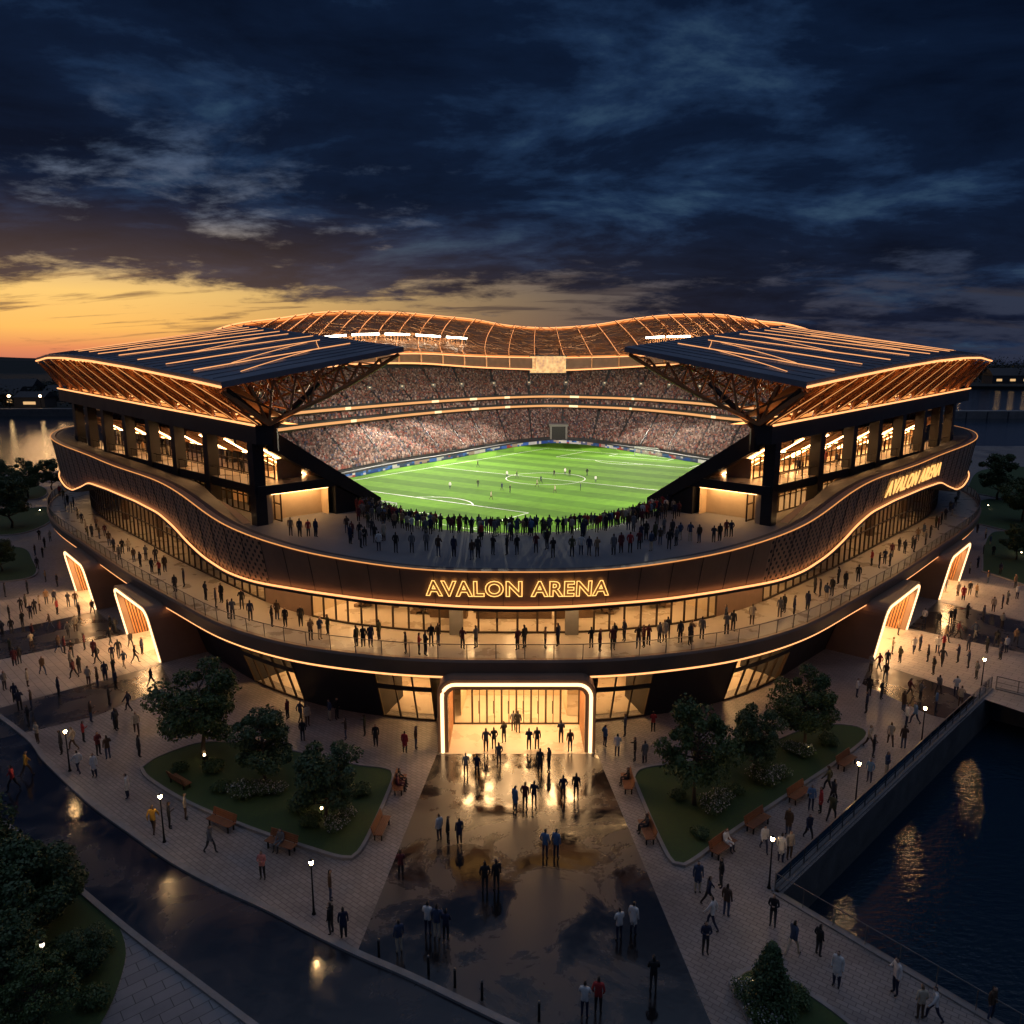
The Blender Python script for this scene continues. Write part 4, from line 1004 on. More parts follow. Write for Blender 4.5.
bs = MB(); prev = z3(lerp(B1, B3, .10), 14.6); B2 = lerp(B1, B3, .10)
NU = 26
for r in range(NU):
    a = z3(lerp(B2, B3, r/NU), 14.6+(24.4-14.6)*(r+1)/NU); b = z3(lerp(B2, B3, (r+1)/NU), 14.6+(24.4-14.6)*(r+1)/NU); bs.strip(prev, a); bs.strip(a, b); prev = b
bs.strip(prev, z3(B3, 27.5)); bs.strip(z3(B3, 27.5), z3(B3+normo(B3)*-1.5, 27.5)); bs.strip(z3(B3+normo(B3)*-1.5, 27.5), z3(B3+normo(B3)*-1.5, 0))
part(bs, 'upper_tier', 'concrete_dark')
# balcony fronts: dark fascia with a run of lit boards
def ribbon(C, z0, z1, name, dz, label):
    mb = MB(); n = normo(C); F = C-n*.25
    mb.strip(z3(F, z0), z3(F, z1)); mb.strip(z3(F, z1), z3(C+n*.3, z1)); mb.strip(z3(F, z0), z3(C+n*1.5, z0)); o = part(mb, name, 'bronze_dark')
    lt = MB(); G = C-n*.33; lt.strip(z3(G, z1-dz), z3(G, z1-.06)); part(lt, 'light_strip', 'ribbon_light', o, label=label)
    br = MB(); r = random.Random(3); k = 4
    while k < NB-8:
        w = r.choice((2, 3, 4)); br.strip(z3(C-n*.38, z1-dz-.02)[k:k+w], z3(C-n*.38, z1-.02)[k:k+w]); k += r.randint(14, 40)
    part_each(br, 'ribbon_screen', 'flood_light_dim', o)
led('flood_light_dim', (1.0, .74, .40), 1.5)
ribbon(B1, 10.1, 11.5, 'tier_front', .75, 'amber ribbon of light on the lower balcony front')
ribbon(B2, 13.5, 14.7, 'tier_front', .75, 'amber ribbon of light on the upper balcony front')
# perimeter boards in short coloured panels
def tinted(mb, name, m, cols, parent=None, attr='tint'):
    o = mb.build(name, m, parent); a = o.data.attributes.new(attr, 'FLOAT_COLOR', 'FACE'); c = np.ones((len(mb.f), 4), np.float32); c[:, :3] = cols; a.data.foreach_set('color', c.ravel()); return o
r = random.Random(9); P0 = B0-nb*2.4
tip = int(np.argmax(B0[:, 1]))
PALB = [(.02,.05,.20),(.05,.12,.38),(.30,.05,.05),(.45,.42,.40),(.04,.05,.09),(.32,.22,.18),(.02,.06,.16),(.5,.46,.42),(.08,.09,.16)]
for a, b, lab in ((70, tip, 'long run of coloured perimeter boards along the far left touchline'), (tip, NB-60, 'long run of coloured perimeter boards behind the far right goal')):
    t = thing('perimeter_board', (*P0[(a+b)//2], 0), lab, 'advertising board')
    mb = MB(); cols = []; c = PALB[0]
    for k in range(a, b):
        p, q = P0[k], P0[k+1]
        if k % 3 == 0: c = r.choice(PALB)
        for z0, z1 in ((.02,.5),(.5,.95)):
            mb.add([(*p,z0),(*q,z0),(*q,z1),(*p,z1)], [(0,1,2,3)]); cols.append(c if r.random() < .7 else r.choice(PALB))
    tinted(mb, 'board_panel', 'led_board', cols, t).matrix_parent_inverse = world_of(t).inverted()
    mb = MB(); n_ = nb; mb.strip(z3(P0+n_*.02, 1.02)[a:b+1], z3(P0+n_*.25, .0)[a:b+1]); mb.strip(z3(P0-n_*.03, .96)[a:b+1], z3(P0+n_*.02, 1.02)[a:b+1]); part(mb, 'board_frame', 'charcoal', t)
# players' tunnel at the far corner
tn = MB(); p = B0[tip]; q = lerp(B0, B1, .46)[tip]
for x in (-2.6, 2.6): tn.hexa([(p[0]+x-.3,p[1]-1.3,0),(p[0]+x+.3,p[1]-1.3,0),(p[0]+x+.3,q[1],0),(p[0]+x-.3,q[1],0),(p[0]+x-.3,p[1]-1.3,5.6),(p[0]+x+.3,p[1]-1.3,5.6),(p[0]+x+.3,q[1],6.6),(p[0]+x-.3,q[1],6.6)])
tn.box((p[0],p[1]-.9+3,5.75), (6.4,7.,.7)); part(tn, 'tunnel_frame', 'concrete')
tk = MB(); tk.add([(p[0]-2.3,p[1]-1.25,.03),(p[0]+2.3,p[1]-1.25,.03),(p[0]+2.3,p[1]-1.25,5.4),(p[0]-2.3,p[1]-1.25,5.4)], [(0,1,2,3)]); part(tk, 'tunnel_mouth', 'black_metal')  # flat black sheet across the tunnel mouth
# steps of the aisles with hand rails, and small glints of the vomitory lamps
AIS = [int(x) for x in np.linspace(20, NB-20, 25)]
ai = MB()
for k in AIS:
    for A, B, z0, z1 in ((B0, B1, 1.5, 10.0), (B2, B3, 15., 24.6)):
        ai.tube([(*lerp(A, B, t)[k], z0+(z1-z0)*t+.6) for t in (.02, .5, .97)], .04, 4)
part_each(ai, 'aisle_rail', 'charcoal_steel', ST)
vo = MB()
for k in AIS[2:-2]:
    c = lerp(B2, B3, .38)[k]; d = (B3-B2)[k]; d /= np.linalg.norm(d); vo.box((*(c), 18.9), (1.6, 2.4, 1.5), math.atan2(d[1], d[0])-math.pi/2)
part(vo, 'vomitory', 'concrete')
vl = MB()
for k in AIS[2:-2]:
    c = lerp(B2, B3, .38)[k]; d = (B3-B2)[k]; d /= np.linalg.norm(d); vl.box((*(c-d*1.25), 19.2), (.5, .06, .22), math.atan2(d[1], d[0])-math.pi/2)
part(vl, 'vomitory_light', 'flood_light_dim')

# far roof: a horseshoe that waves up to either side of the middle
RO = np.array([(-58,106,22),(-68,128,24.5),(-80,150,25.5),(-87,175,27.5),(-84,200,31.5),(-78.1,218,36.4),(-71.1,240,39.4),(-63,258,42.2),(-52.6,275,43.6),(-40,289,43.9),(-28,298,43.3),(-15,302,42.2),(-2.3,305,40.2),(13,308,39.4),(30,303,40.2),(43,295,41.9),(53,285,42.7),(61,270,42.3),(67.5,255,41.2),(73,236,38.4),(77,215,35.9),(85,190,29.5),(89,165,26.5),(76,138,25),(62,114,22)], float)
RO = resample(smooth_curve(RO, 1.), NB)
ri = lerp(B1, B2, .9); RI2 = ri
def inner_z():
    x = np.interp(np.arange(NB), [0, 60, 95, 118, 136, tip, 190, 205, 225, 260, NB-1], [24, 26, 28.5, 29.2, 28.4, 27.9, 28.3, 28.8, 28.3, 26, 24]); return sm(sm(x, 15), 15)
ZI = inner_z(); ZL = ZI-np.interp(np.arange(NB), [0, 90, tip, 225, NB-1], [2., 2.2, 4.4, 2.4, 2.])
mid = lambda t, dz=0.: np.column_stack([lerp(RI2, RO[:, :2], t), ZI+(RO[:, 2]-ZI)*(t**1.25)+dz])
rf = MB(); ts = np.linspace(0, 1, 9)
rf.loft([mid(t, -.5) for t in ts], 1); rf.loft([mid(t, -.1) for t in ts]); rf.strip(mid(1, -.5), mid(1, .2), 1); rf.strip(mid(0, -.5), mid(0, -.1), 1)
FR = part(rf, 'far_roof', ['roof_skin', 'roof_panel'])
RID = list(range(30, NB-30))
lb = MB(); lb.tube([tuple(mid(1, .25)[i]+np.array([*(normo(RO)[i]*.35), 0])) for i in RID], .30, 6); part(lb, 'light_strip', 'strip_light', FR, label='light line along the outer rim of the far roof')
lb = MB(); lb.tube([(*(RI2[i]-normo(RI2)[i]*.4), ZI[i]) for i in RID], .20, 6); lb.tube([(*(RI2[i]-normo(RI2)[i]*.4), ZL[i]) for i in RID], .24, 6); part(lb, 'light_strip', 'strip_light', FR, label='double light line along the inner rim of the far roof')
rg_ = MB(); rg_.strip(z3(RI2, ZL), z3(RI2, ZI)); part(rg_, 'ring_beam', 'bronze', FR)
wl_ = MB(); wl_.strip([tuple(p) for p in mid(.015, .3)[34:NB-34]], [tuple(p) for p in mid(.05, .3)[34:NB-34]]); wl_.strip([tuple(p) for p in mid(.95, .3)[34:NB-34]], [tuple(p) for p in mid(.985, .3)[34:NB-34]]); part(wl_, 'added_wash', 'added_wash_low', FR)  # glowing bands added at both rims to brighten the roof skin
rr = MB(); rl = MB(); rp = MB()
for j, k in enumerate(range(36, NB-36, 9)):
    P = lambda dz: [tuple(np.interp(k+t*(tip-k)*.42, np.arange(NB), mid(t, dz)[:, c]) for c in range(3)) for t in ts]; rr.tube(P(.4), .22, 5); rl.tube(P(.72), .075, 4)
    rp.bar((*(RI2[k]-normo(RI2)[k]*.3), ZL[k]-.4), (*(RI2[k]-normo(RI2)[k]*.3), ZI[k]+.4), .45)
part(rr, 'rafter', 'copper', FR); part(rl, 'light_strip', 'strip_light', FR, label='light lines along the rafters of the far roof'); part(rp, 'ring_post', 'copper', FR)
rn = random.Random(21); fl_ = MB()
MT = {round(t, 2): mid(t, .35) for t in np.linspace(0, 1, 21)}; keys = sorted(MT)
for _ in range(1500):
    k = rn.randint(34, NB-42); a = rn.randint(0, 17); b = min(20, a+rn.randint(1, 3)); k2 = k+rn.choice((-4,-3,-2,2,3,4))
    p = MT[keys[a]][k]; q = MT[keys[b]][k2]; fl_.bar(p+np.array([0,0,rn.uniform(0,.9)]), q+np.array([0,0,rn.uniform(0,.9)]), .16)
for a in (3, 6, 9, 12, 15, 18): fl_.tube([tuple(p) for p in MT[keys[a]][34:NB-34:2]], .13, 4)
part(fl_, 'fine_lattice', 'copper', FR)
# floodlight banks under the roof
fb_ = MB(); fh = MB()
def at_px(px, tab): return min(range(NB), key=lambda i: abs(((tab[i][0])/(tab[i][1]))-ray(px, 338)[0]/ray(px, 338)[1])+(0 if tab[i][1] > 205 else 9))
FT_ = mid(.36, 2.2)
for px0, px1 in ((324,347),(352,379),(386,411),(416,441),(447,468),(645,664),(668,690)):
    a, b = at_px(px0, FT_), at_px(px1, FT_)
    P = [FT_[i] for i in range(min(a, b), max(a, b)+1)]
    if len(P) < 2: P = [FT_[min(a,b)], FT_[min(a,b)+1]]
    P = resample(np.array(P), 9)
    for u, v in zip(P, P[1:]):
        m_ = (u+v)/2; fb_.bar(u+(v-u)*.16, u+(v-u)*.84, .4, .5); fh.bar(m_+np.array([0,.3,-.3]), m_+np.array([0,.3,-1.9]), .25)
FLB = part(fb_, 'floodlight', 'flood_light', FR); part(fh, 'floodlight_bracket', 'black_metal', FLB)
# lamps of those banks, and of the banks under the wing roofs that face the same pitch; crowd fill spots are added too
def flood(loc, tgt, watts, deg, col=(1, .92, .74), blend=.4):
    d = bpy.data.lights.new('flood_or_fill_lamp', 'SPOT'); d.energy = watts; d.color = col; d.spot_size = R(deg); d.spot_blend = blend; d.shadow_soft_size = 1.2
    o = bpy.data.objects.new('flood_or_fill_lamp', d); COL.objects.link(o); o.location = loc; o.rotation_euler = (Vector(tgt)-Vector(loc)).to_track_quat('-Z', 'Y').to_euler()
for px, tx, ty in ((338, -24, 190), (400, -14, 205), (458, 0, 212), (655, 26, 205), (690, 34, 190)):
    i = at_px(px, FT_); n = normo(RI2)[i]; p = (RI2[i][0]-n[0]*3.5, RI2[i][1]-n[1]*3.5, ZI[i]+.3); flood(p, (tx, ty, 0), 115000, 72)
for sx in (1, -1):
    for t, tx, ty in ((.25, 0, 165), (.75, sx*-8, 190)):
        p = (sx*(-12-24*t), 86+38*t, 27.+3*t); flood(p, (tx, ty, 0), 85000, 66)
    for tx, ty in ((-52, 186), (-34, 226), (-4, 256)): flood((sx*24, 100, 29.), (sx*tx+(13 if sx < 0 else 0), ty, 3), 105000, 30, (1, .78, .62), .8)  # warm fill spots added to brighten the lower tier crowd
# scoreboard
k = at_px(549, z3(RI2, ZI)); c = RI2[k]-normo(RI2)[k]*1.1
sb = MB(); sb.box((c[0], c[1]-.2, 25.6), (13.4, .6, 6.4)); SB = part(sb, 'scoreboard', 'charcoal')
sc_ = MB(); sc_.add([(c[0]-6.4,c[1]-.54,22.7),(c[0]+6.4,c[1]-.54,22.7),(c[0]+6.4,c[1]-.54,28.5),(c[0]-6.4,c[1]-.54,28.5)], [(0,1,2,3)]); part(sc_, 'screen', 'screen', SB)
sh = MB()
for x in (-4, 4): sh.bar((c[0]+x,c[1],28.7), (c[0]+x,c[1]+1,31.5), .3)
part(sh, 'bracket', 'black_metal', SB)
# lower front stand that drops from the terrace to the pitch
ls_ = MB(); A = resample(TE+np.array([0,.3]), 60); Bq = resample(smooth_curve([(-26,112),(-14,99.5),(0,96.5),(14,99.5),(32,112)], 1.), 60); prev = z3(A, 10.3)
for r in range(14):
    a = z3(lerp(A, Bq, r/14), 10.3-(10.3-1.2)*(r+.3)/14); b = z3(lerp(A, Bq, (r+1)/14), 10.3-(10.3-1.2)*(r+.3)/14); ls_.strip(prev, a); ls_.strip(a, b); prev = b
ls_.strip(prev, z3(Bq, 0)); part(ls_, 'front_stand', 'concrete_dark')

# ------------------------------------------------------------------ the seated crowd
CL = np.array([1.12,.90,.82])*np.array([(.33,.26,.24),(.40,.34,.31),(.46,.42,.40),(.26,.10,.09),(.36,.15,.13),(.10,.09,.10),(.05,.05,.06),(.16,.14,.15),(.22,.18,.17),(.30,.20,.17),(.10,.12,.20),(.50,.47,.45),(.20,.12,.10)])
SKIN = np.array([(.36,.22,.15),(.28,.16,.10),(.42,.27,.19),(.12,.07,.05),(.09,.06,.045)])
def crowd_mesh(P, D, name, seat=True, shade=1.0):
    """P: feet/seat points (n,3); D: facing (n,2). Each figure: a tapered body and a head."""
    n = len(P); sc = RNG.uniform(.92, 1.08, n)
    bw, bd = .24, .14
    body = np.array([(-bw,-bd,0),(bw,-bd,0),(bw,bd,0),(-bw,bd,0),(-bw*.85,-bd*.8,.62),(bw*.85,-bd*.8,.62),(bw*.85,bd*.8,.62),(-bw*.85,bd*.8,.62)])
    head = np.array([(0,0,.58),(.10,0,.74),(0,.11,.74),(-.10,0,.74),(0,-.11,.74),(0,0,.88)])
    T = np.vstack([body, head]); fq = np.array([(0,1,5,4),(1,2,6,5),(2,3,7,6),(3,0,4,7),(4,5,6,7)]); ft = np.array([(8,10,9),(8,11,10),(8,12,11),(8,9,12),(13,9,10),(13,10,11),(13,11,12),(13,12,9)])
    c, s = D[:, 0], D[:, 1]                                   # local +y faces D
    X = T[None, :, 0]*sc[:, None]; Y = T[None, :, 1]*sc[:, None]; Z = T[None, :, 2]*sc[:, None]
    V = np.stack([P[:, 0, None]+X*s[:, None]+Y*c[:, None], P[:, 1, None]-X*c[:, None]+Y*s[:, None], P[:, 2, None]+Z], 2).reshape(-1, 3)
    nv = len(T); offs = (np.arange(n)*nv)[:, None, None]
    FQ = (fq[None]+offs).reshape(-1); FTt = (ft[None]+offs).reshape(-1); nq, ntr = n*5, n*8
    me = bpy.data.meshes.new(name); me.vertices.add(len(V)); me.vertices.foreach_set('co', V.astype(np.float32).ravel())
    me.loops.add(nq*4+ntr*3); me.loops.foreach_set('vertex_index', np.concatenate([FQ, FTt]).astype(np.int32))
    me.polygons.add(nq+ntr); me.polygons.foreach_set('loop_start', np.concatenate([np.arange(nq)*4, nq*4+np.arange(ntr)*3]).astype(np.int32))
    try: me.polygons.foreach_set('loop_total', np.concatenate([np.full(nq, 4), np.full(ntr, 3)]).astype(np.int32))
    except Exception: pass
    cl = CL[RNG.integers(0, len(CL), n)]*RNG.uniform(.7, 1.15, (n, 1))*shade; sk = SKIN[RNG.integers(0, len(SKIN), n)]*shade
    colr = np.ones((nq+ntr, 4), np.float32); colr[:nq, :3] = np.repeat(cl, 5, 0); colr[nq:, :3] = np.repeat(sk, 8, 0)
    me.update(calc_edges=True); me.validate(); a = me.attributes.new('tint', 'FLOAT_COLOR', 'FACE'); a.data.foreach_set('color', colr.ravel())
    me.materials.append(M['crowd_clothes']); o = bpy.data.objects.new(name, me); COL.objects.link(o); return o
pts = []; dirs = []
def rows(A, B, zf, nr, k0, k1, gap=1.0, aisles=AIS, fill=.93):
    for r in range(nr):
        t = (r+.45)/nr; C = lerp(A, B, t); seg = C[k0:k1+1]; L = np.concatenate([[0], np.cumsum(np.linalg.norm(np.diff(seg, axis=0), axis=1))])
        q = np.arange(.3, L[-1], .56); q = q+RNG.uniform(-.08, .08, len(q)); kk = np.interp(q, L, np.arange(k0, k1+1))
        keep = RNG.random(len(q)) < fill
        for a in aisles: keep &= np.abs(kk-a) > .42
        q = q[keep]; kk = kk[keep]; x = np.interp(q, L, seg[:, 0]); y = np.interp(q, L, seg[:, 1])
        d = (A-B); d = d/np.linalg.norm(d, axis=1)[:, None]; dx = np.interp(kk, np.arange(NB), d[:, 0]); dy = np.interp(kk, np.arange(NB), d[:, 1])
        j = RNG.uniform(-.1, .1, len(q)); pts.append(np.column_stack([x+dx*j, y+dy*j, np.full(len(q), zf(r))])); dirs.append(np.column_stack([dx, dy]))
stp = (9.9-1.25)/NR*.97
tun = lambda: None
rows(B0, B1, lambda r: 1.25+stp*(r+1)+.25, NR-1, 40, NB-50)
rows(B1, B1b, lambda r: 11.4+(r+1)*.55+.2, 3, 50, NB-60)
rows(B2, B3, lambda r: 14.6+(24.4-14.6)*(r+1)/NU+.25, NU, 50, NB-60, fill=.9)
P = np.vstack(pts); D = np.vstack(dirs)
k = ~((np.abs(P[:, 0]-B0[tip][0]) < 3.0) & (P[:, 1] < B0[tip][1]+7.5) & (P[:, 1] > 240)); P, D = P[k], D[k]
tag(crowd_mesh(P, D, 'seated_crowd'), 'thousands of seated spectators filling the tiers of the far bowl', 'crowd', kind='stuff')
pts = []; dirs = []
for W in (WL, WR):
    for r in range(16):
        u = 5.4+r*.72+.3; vs_ = np.arange(3.9, 50, .58); vs_ = vs_[RNG.random(len(vs_)) < .9]
        q = np.array([W(u+RNG.uniform(-.1,.1), v, RTU(5.4+r*.72)-.45-.22) for v in vs_]); pts.append(q); w = np.array(W(1,0,0))-np.array(W(0,0,0)); dirs.append(np.tile(w[:2], (len(q), 1)))
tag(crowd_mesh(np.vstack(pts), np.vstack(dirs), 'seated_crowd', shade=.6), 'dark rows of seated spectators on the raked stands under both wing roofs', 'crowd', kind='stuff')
print('crowd', len(P))
# ------------------------------------------------------------------ people
mat('skin_light', (.42,.26,.18), .6); mat('skin_dark', (.14,.08,.055), .6); mat('shoe', (.02,.018,.016), .5)
mat('hair_dark', (.014,.010,.008), .6); mat('hair_fair', (.16,.10,.05), .6)
CLOTH = dict(black=(.014,.014,.016), charcoal=(.035,.035,.038), navy=(.016,.022,.052), grey=(.13,.13,.135), white=(.58,.57,.55), red=(.33,.028,.03), pink=(.46,.19,.18), tan=(.28,.18,.10),
             blue=(.09,.17,.30), mustard=(.48,.27,.04), maroon=(.10,.018,.024), brown=(.07,.042,.026), olive=(.06,.06,.03), cream=(.45,.38,.28), denim=(.04,.06,.11))
for k, c in CLOTH.items(): mottled('cloth_'+k, c, tuple(x*1.35 for x in c), 9., (.75,.9))
def body(pose):
    """one continuous figure grown over a skeleton; faces +y, feet at z=0"""
    J = {}
    def j(n, p, r): J[n] = (p, r if isinstance(r, tuple) else (r, r))
    sit = pose == 'sit'; walk = {'walk': 1, 'stride': -1}.get(pose, 0); coat = pose == 'coat'; dz = -.47 if sit else 0
    lean = .03 if walk else 0
    j('pelvis', (0,0,.96+dz), (.145,.115)); j('waist', (0,.0+lean*.4,1.12+dz), (.135,.10)); j('chest', (0,lean,1.33+dz), (.175,.12)); j('collar', (0,lean,1.45+dz), (.09,.075))
    j('neck', (0,lean+.005,1.52+dz), .058); j('head', (0,lean+.025,1.62+dz), (.098,.118)); j('crown', (0,lean+.01,1.72+dz), (.082,.095)); j('nose', (0,lean+.145,1.612+dz), .02)
    for s, n in ((-1,'l'), (1,'r')):
        sw = s*walk
        j('sh'+n, (s*.175,lean,1.42+dz), .066)
        if pose == 'phone' and s > 0: E, Wr, Hd = (s*.26,.06,1.17), (s*.15,.27,1.24), (s*.10,.31,1.30)
        elif pose == 'folded': E, Wr, Hd = (s*.235,.05,1.15), (s*.07,.20,1.17), (-s*.02,.21,1.18)
        elif pose == 'pockets': E, Wr, Hd = (s*.25,-.05,1.16), (s*.21,.06,.97), (s*.18,.09,.90)
        elif sit: E, Wr, Hd = (s*.24,.06,1.15), (s*.17,.28,1.06), (s*.14,.36,1.02)
        elif walk: E, Wr, Hd = (s*.25,-.14*sw,1.15), (s*.24,-.20*sw+.10,.93), (s*.235,-.22*sw+.13,.85)
        else: E, Wr, Hd = (s*.225,-.02,1.15), (s*.23,.04,.92), (s*.22,.07,.83)
        add = lambda p: (p[0], p[1]+lean, p[2]+dz)
        j('el'+n, add(E), .050); j('wr'+n, add(Wr), .036); j('ha'+n, add(Hd), (.044,.030))
        if sit: H_, K, A, T = (s*.10,.05,.47), (s*.13,.45,.49), (s*.13,.46,.09), (s*.14,.60,.045)
        elif walk: H_, K, A, T = (s*.09,0,.90), (s*.10,.17*sw+.06,.50), (s*.10,.33*sw-.06 if sw > 0 else .33*sw-.02,.10 if sw > 0 else .15), (s*.11,.33*sw+.10,.05 if sw > 0 else .07)
        else: H_, K, A, T = (s*.09,0,.90), (s*.10,.02,.50), (s*.105,-.03,.09), (s*.125,.12,.045)
        rr = (.11,.085) if coat else (.092,.065); j('hi'+n, H_, rr[0]); j('kn'+n, K, rr[1]); j('an'+n, A, .045); j('to'+n, T, (.048,.04))
    if coat: j('hem', (0,-.01,.62), (.19,.15))
    names = list(J); ix = {n: i for i, n in enumerate(names)}
    Eg = [('pelvis','waist'),('waist','chest'),('chest','collar'),('collar','neck'),('neck','head'),('head','crown'),('head','nose')]
    for n in 'lr': Eg += [('chest','sh'+n),('sh'+n,'el'+n),('el'+n,'wr'+n),('wr'+n,'ha'+n),('pelvis','hi'+n),('hi'+n,'kn'+n),('kn'+n,'an'+n),('an'+n,'to'+n)]
    if coat: Eg.append(('pelvis','hem'))
    me = bpy.data.meshes.new('skeleton'); me.from_pydata([J[n][0] for n in names], [(ix[a], ix[b]) for a, b in Eg], []); o = bpy.data.objects.new('skeleton', me); COL.objects.link(o)
    m = o.modifiers.new('s', 'SKIN'); m.use_smooth_shade = True
    for i, n in enumerate(names): me.skin_vertices[0].data[i].radius = J[n][1]; me.skin_vertices[0].data[i].use_root = n == 'pelvis'
    sb = o.modifiers.new('b', 'SUBSURF'); sb.levels = 1; sb.render_levels = 1
    bpy.context.view_layer.update(); out = bpy.data.meshes.new_from_object(o.evaluated_get(bpy.context.evaluated_depsgraph_get())); bpy.data.objects.remove(o); bpy.data.meshes.remove(me)
    part_of = lambda a, b: 'shoe' if b[:2] == 'to' else 'leg' if b[:2] in ('kn','an') else 'skin' if b[:2] == 'ha' or b in ('neck','head','crown','nose') else 'top'
    segs = [(Vector(J[a][0]), Vector(J[b][0]), part_of(a, b), max(J[a][1][0], J[b][1][0])) for a, b in Eg]
    slot = dict(top=0, leg=1, skin=2, hair=3, shoe=4); idx_ = []
    for p in out.polygons:
        c = p.center; best = None
        for a, b, k, r in segs:
            d = b-a; t = max(0, min(1, (c-a).dot(d)/d.length_squared)); e = (c-(a+d*t)).length/r
            if best is None or e < best[0]: best = (e, k)
        k = best[1]; zr = c.z-dz
        if k == 'skin' and (zr > 1.69 or (zr > 1.56 and c.y < lean+.005)): k = 'hair'
        if k == 'leg' and zr > .92: k = 'top'
        if coat and k == 'leg' and c.z > .60: k = 'top'
        idx_.append(slot[k])
    zmin = min(v.co.z for v in out.vertices)
    for v in out.vertices: v.co.z -= zmin
    out.materials.clear()
    for _ in range(5): out.materials.append(M['shoe'])
    out.polygons.foreach_set('material_index', idx_); out.polygons.foreach_set('use_smooth', [True]*len(out.polygons)); out.update()
    return out
POSES = {p: body(p) for p in ('stand', 'phone', 'folded', 'pockets', 'walk', 'stride', 'coat', 'sit')}
PAL = {  # top, legs, skin, hair
 'black': ('black','charcoal','skin_light','hair_dark','black jacket and dark trousers'), 'navy': ('navy','black','skin_light','hair_dark','navy jacket and black trousers'),
 'charcoal': ('charcoal','black','skin_dark','hair_dark','charcoal top and black trousers'), 'grey': ('grey','charcoal','skin_light','hair_dark','grey top and dark trousers'),
 'white': ('white','navy','skin_light','hair_dark','white shirt and navy trousers'), 'red': ('red','black','skin_light','hair_dark','red jacket and black trousers'),
 'pink': ('pink','black','skin_light','hair_dark','pink top and black trousers'), 'tan': ('tan','charcoal','skin_light','hair_fair','tan coat and dark trousers'),
 'blue': ('blue','navy','skin_light','hair_dark','light blue shirt and navy trousers'), 'mustard': ('mustard','brown','skin_light','hair_fair','mustard jacket and brown trousers'),
 'maroon': ('maroon','black','skin_light','hair_dark','maroon jumper and black trousers'), 'brown': ('brown','denim','skin_light','hair_dark','brown jacket and blue jeans'),
 'olive': ('olive','black','skin_dark','hair_dark','olive parka and black trousers'), 'cream': ('cream','brown','skin_light','hair_fair','cream jumper and brown trousers'), 'denim': ('denim','cream','skin_light','hair_dark','denim jacket and pale trousers')}
VERB = dict(stand='standing', phone='hand raised', folded='arms folded', pockets='hands low', walk='walking', stride='striding', coat='long coat', sit='sitting')
CACHE = {}
def pmesh(pose, pal):
    if (pose, pal) not in CACHE:
        me = POSES[pose].copy(); t, l, s, h, _ = PAL[pal]; me.name = 'person'
        for i, n in enumerate(('cloth_'+t, 'cloth_'+l, s, h, 'shoe')): me.materials[i] = M[n]
        CACHE[(pose, pal)] = me
    return CACHE[(pose, pal)]
PEOPLE = []    # (zone, px, loc, rot, pose, palette)
pr = random.Random(4)
DARK = ['black']*4+['navy']*3+['charcoal']*3+['brown']*2+['maroon']*2+['olive']+['grey']*2+['tan','denim','cream','red']
MIX = DARK+['white','white','tan','blue','cream','red','denim']
def clampC(p, lo, hi):
    d = np.hypot(E1[:, 0]-p[0], E1[:, 1]-p[1]); i = int(np.argmin(d)); o = float((p[:2]-E1[i])@NE[i]); o = min(hi, max(lo, o)); q = E1[i]+NE[i]*o; return q
def folk(zone, z, pts, pool=MIX, poses=('stand','phone','pockets','folded','walk','stride','coat'), face=None, clamp=None, spec={}):
    for n, (px, py) in enumerate(pts):
        p = atz(px, py, z)
        if clamp: p = np.array([*clampC(p, *clamp), z])
        if zone_ok(zone, p): PEOPLE.append((zone, px, py, (float(p[0]), float(p[1]), z), (face if face is not None else pr.uniform(0, 6.28))+pr.gauss(0, .45), pr.choice(poses), spec.get(n) or pr.choice(pool)))
def zone_ok(zone, p):
    return all(np.hypot(p[0]-q[3][0], p[1]-q[3][1]) > .42 for q in PEOPLE if q[0] == zone)
ST_ = ('stand','pockets','folded','phone','coat','stand'); G = .008
folk('inside the lit main entrance', .02, [(486,752),(494,749),(504,743),(513.5,731),(518,733),(529,750),(537,749.5),(561,743),(570,752)], DARK, ST_, 0)
folk('on the wet forecourt', G, [(466,776),(477,777),(499,766),(540,773),(549,771),(515,811),(525,809),(534,807),(563,800),(576,799),(439.5,841),(448,842.5),(459.5,844),(545,858),(556,858),(485,892.5),(496.5,890),(428,935),(437,938),(446,940),(399.4,952),(619,940),(633,934),(584.4,1017),(598,1013),(653,991),(662,994),(401,878)],
     DARK, ST_, 0, spec={5:'blue',8:'navy',10:'white',11:'black',12:'navy',13:'blue',14:'blue',15:'black',16:'black',17:'white',19:'navy',20:'denim',21:'white',22:'white',23:'white',24:'red',27:'maroon'})
folk('left of the main doors', G, [(416,748.6),(405,753),(376,746),(365,735.5),(346,739),(337,719),(330,720),(288,719),(300.6,722),(307.7,726),(303,741)], DARK)
folk('right of the main doors', G, [(604.8,746.5),(617,756.6),(625,736),(653,732),(634.7,760.7),(644.6,763)], MIX, spec={1:'white',5:'grey'})
folk('by the lower left road', G, [(62,754),(74,750),(79,773),(95,777),(99,755),(108.5,759),(38,743),(84,742),(139.6,757),(128,798),(154,833),(170,828),(186,819),(210.5,852.5),(263,879),(330.6,900),(331.5,934),(344,938),(117,730),(137,734)], MIX, spec={1:'cream',2:'white',9:'white',10:'mustard',11:'charcoal',12:'cream',13:'grey',14:'pink',15:'brown',16:'black',17:'navy'})
folk('on the wet road', .006, [(14,790),(27,776)], MIX, ('walk','stride'), spec={0:'red',1:'mustard'})
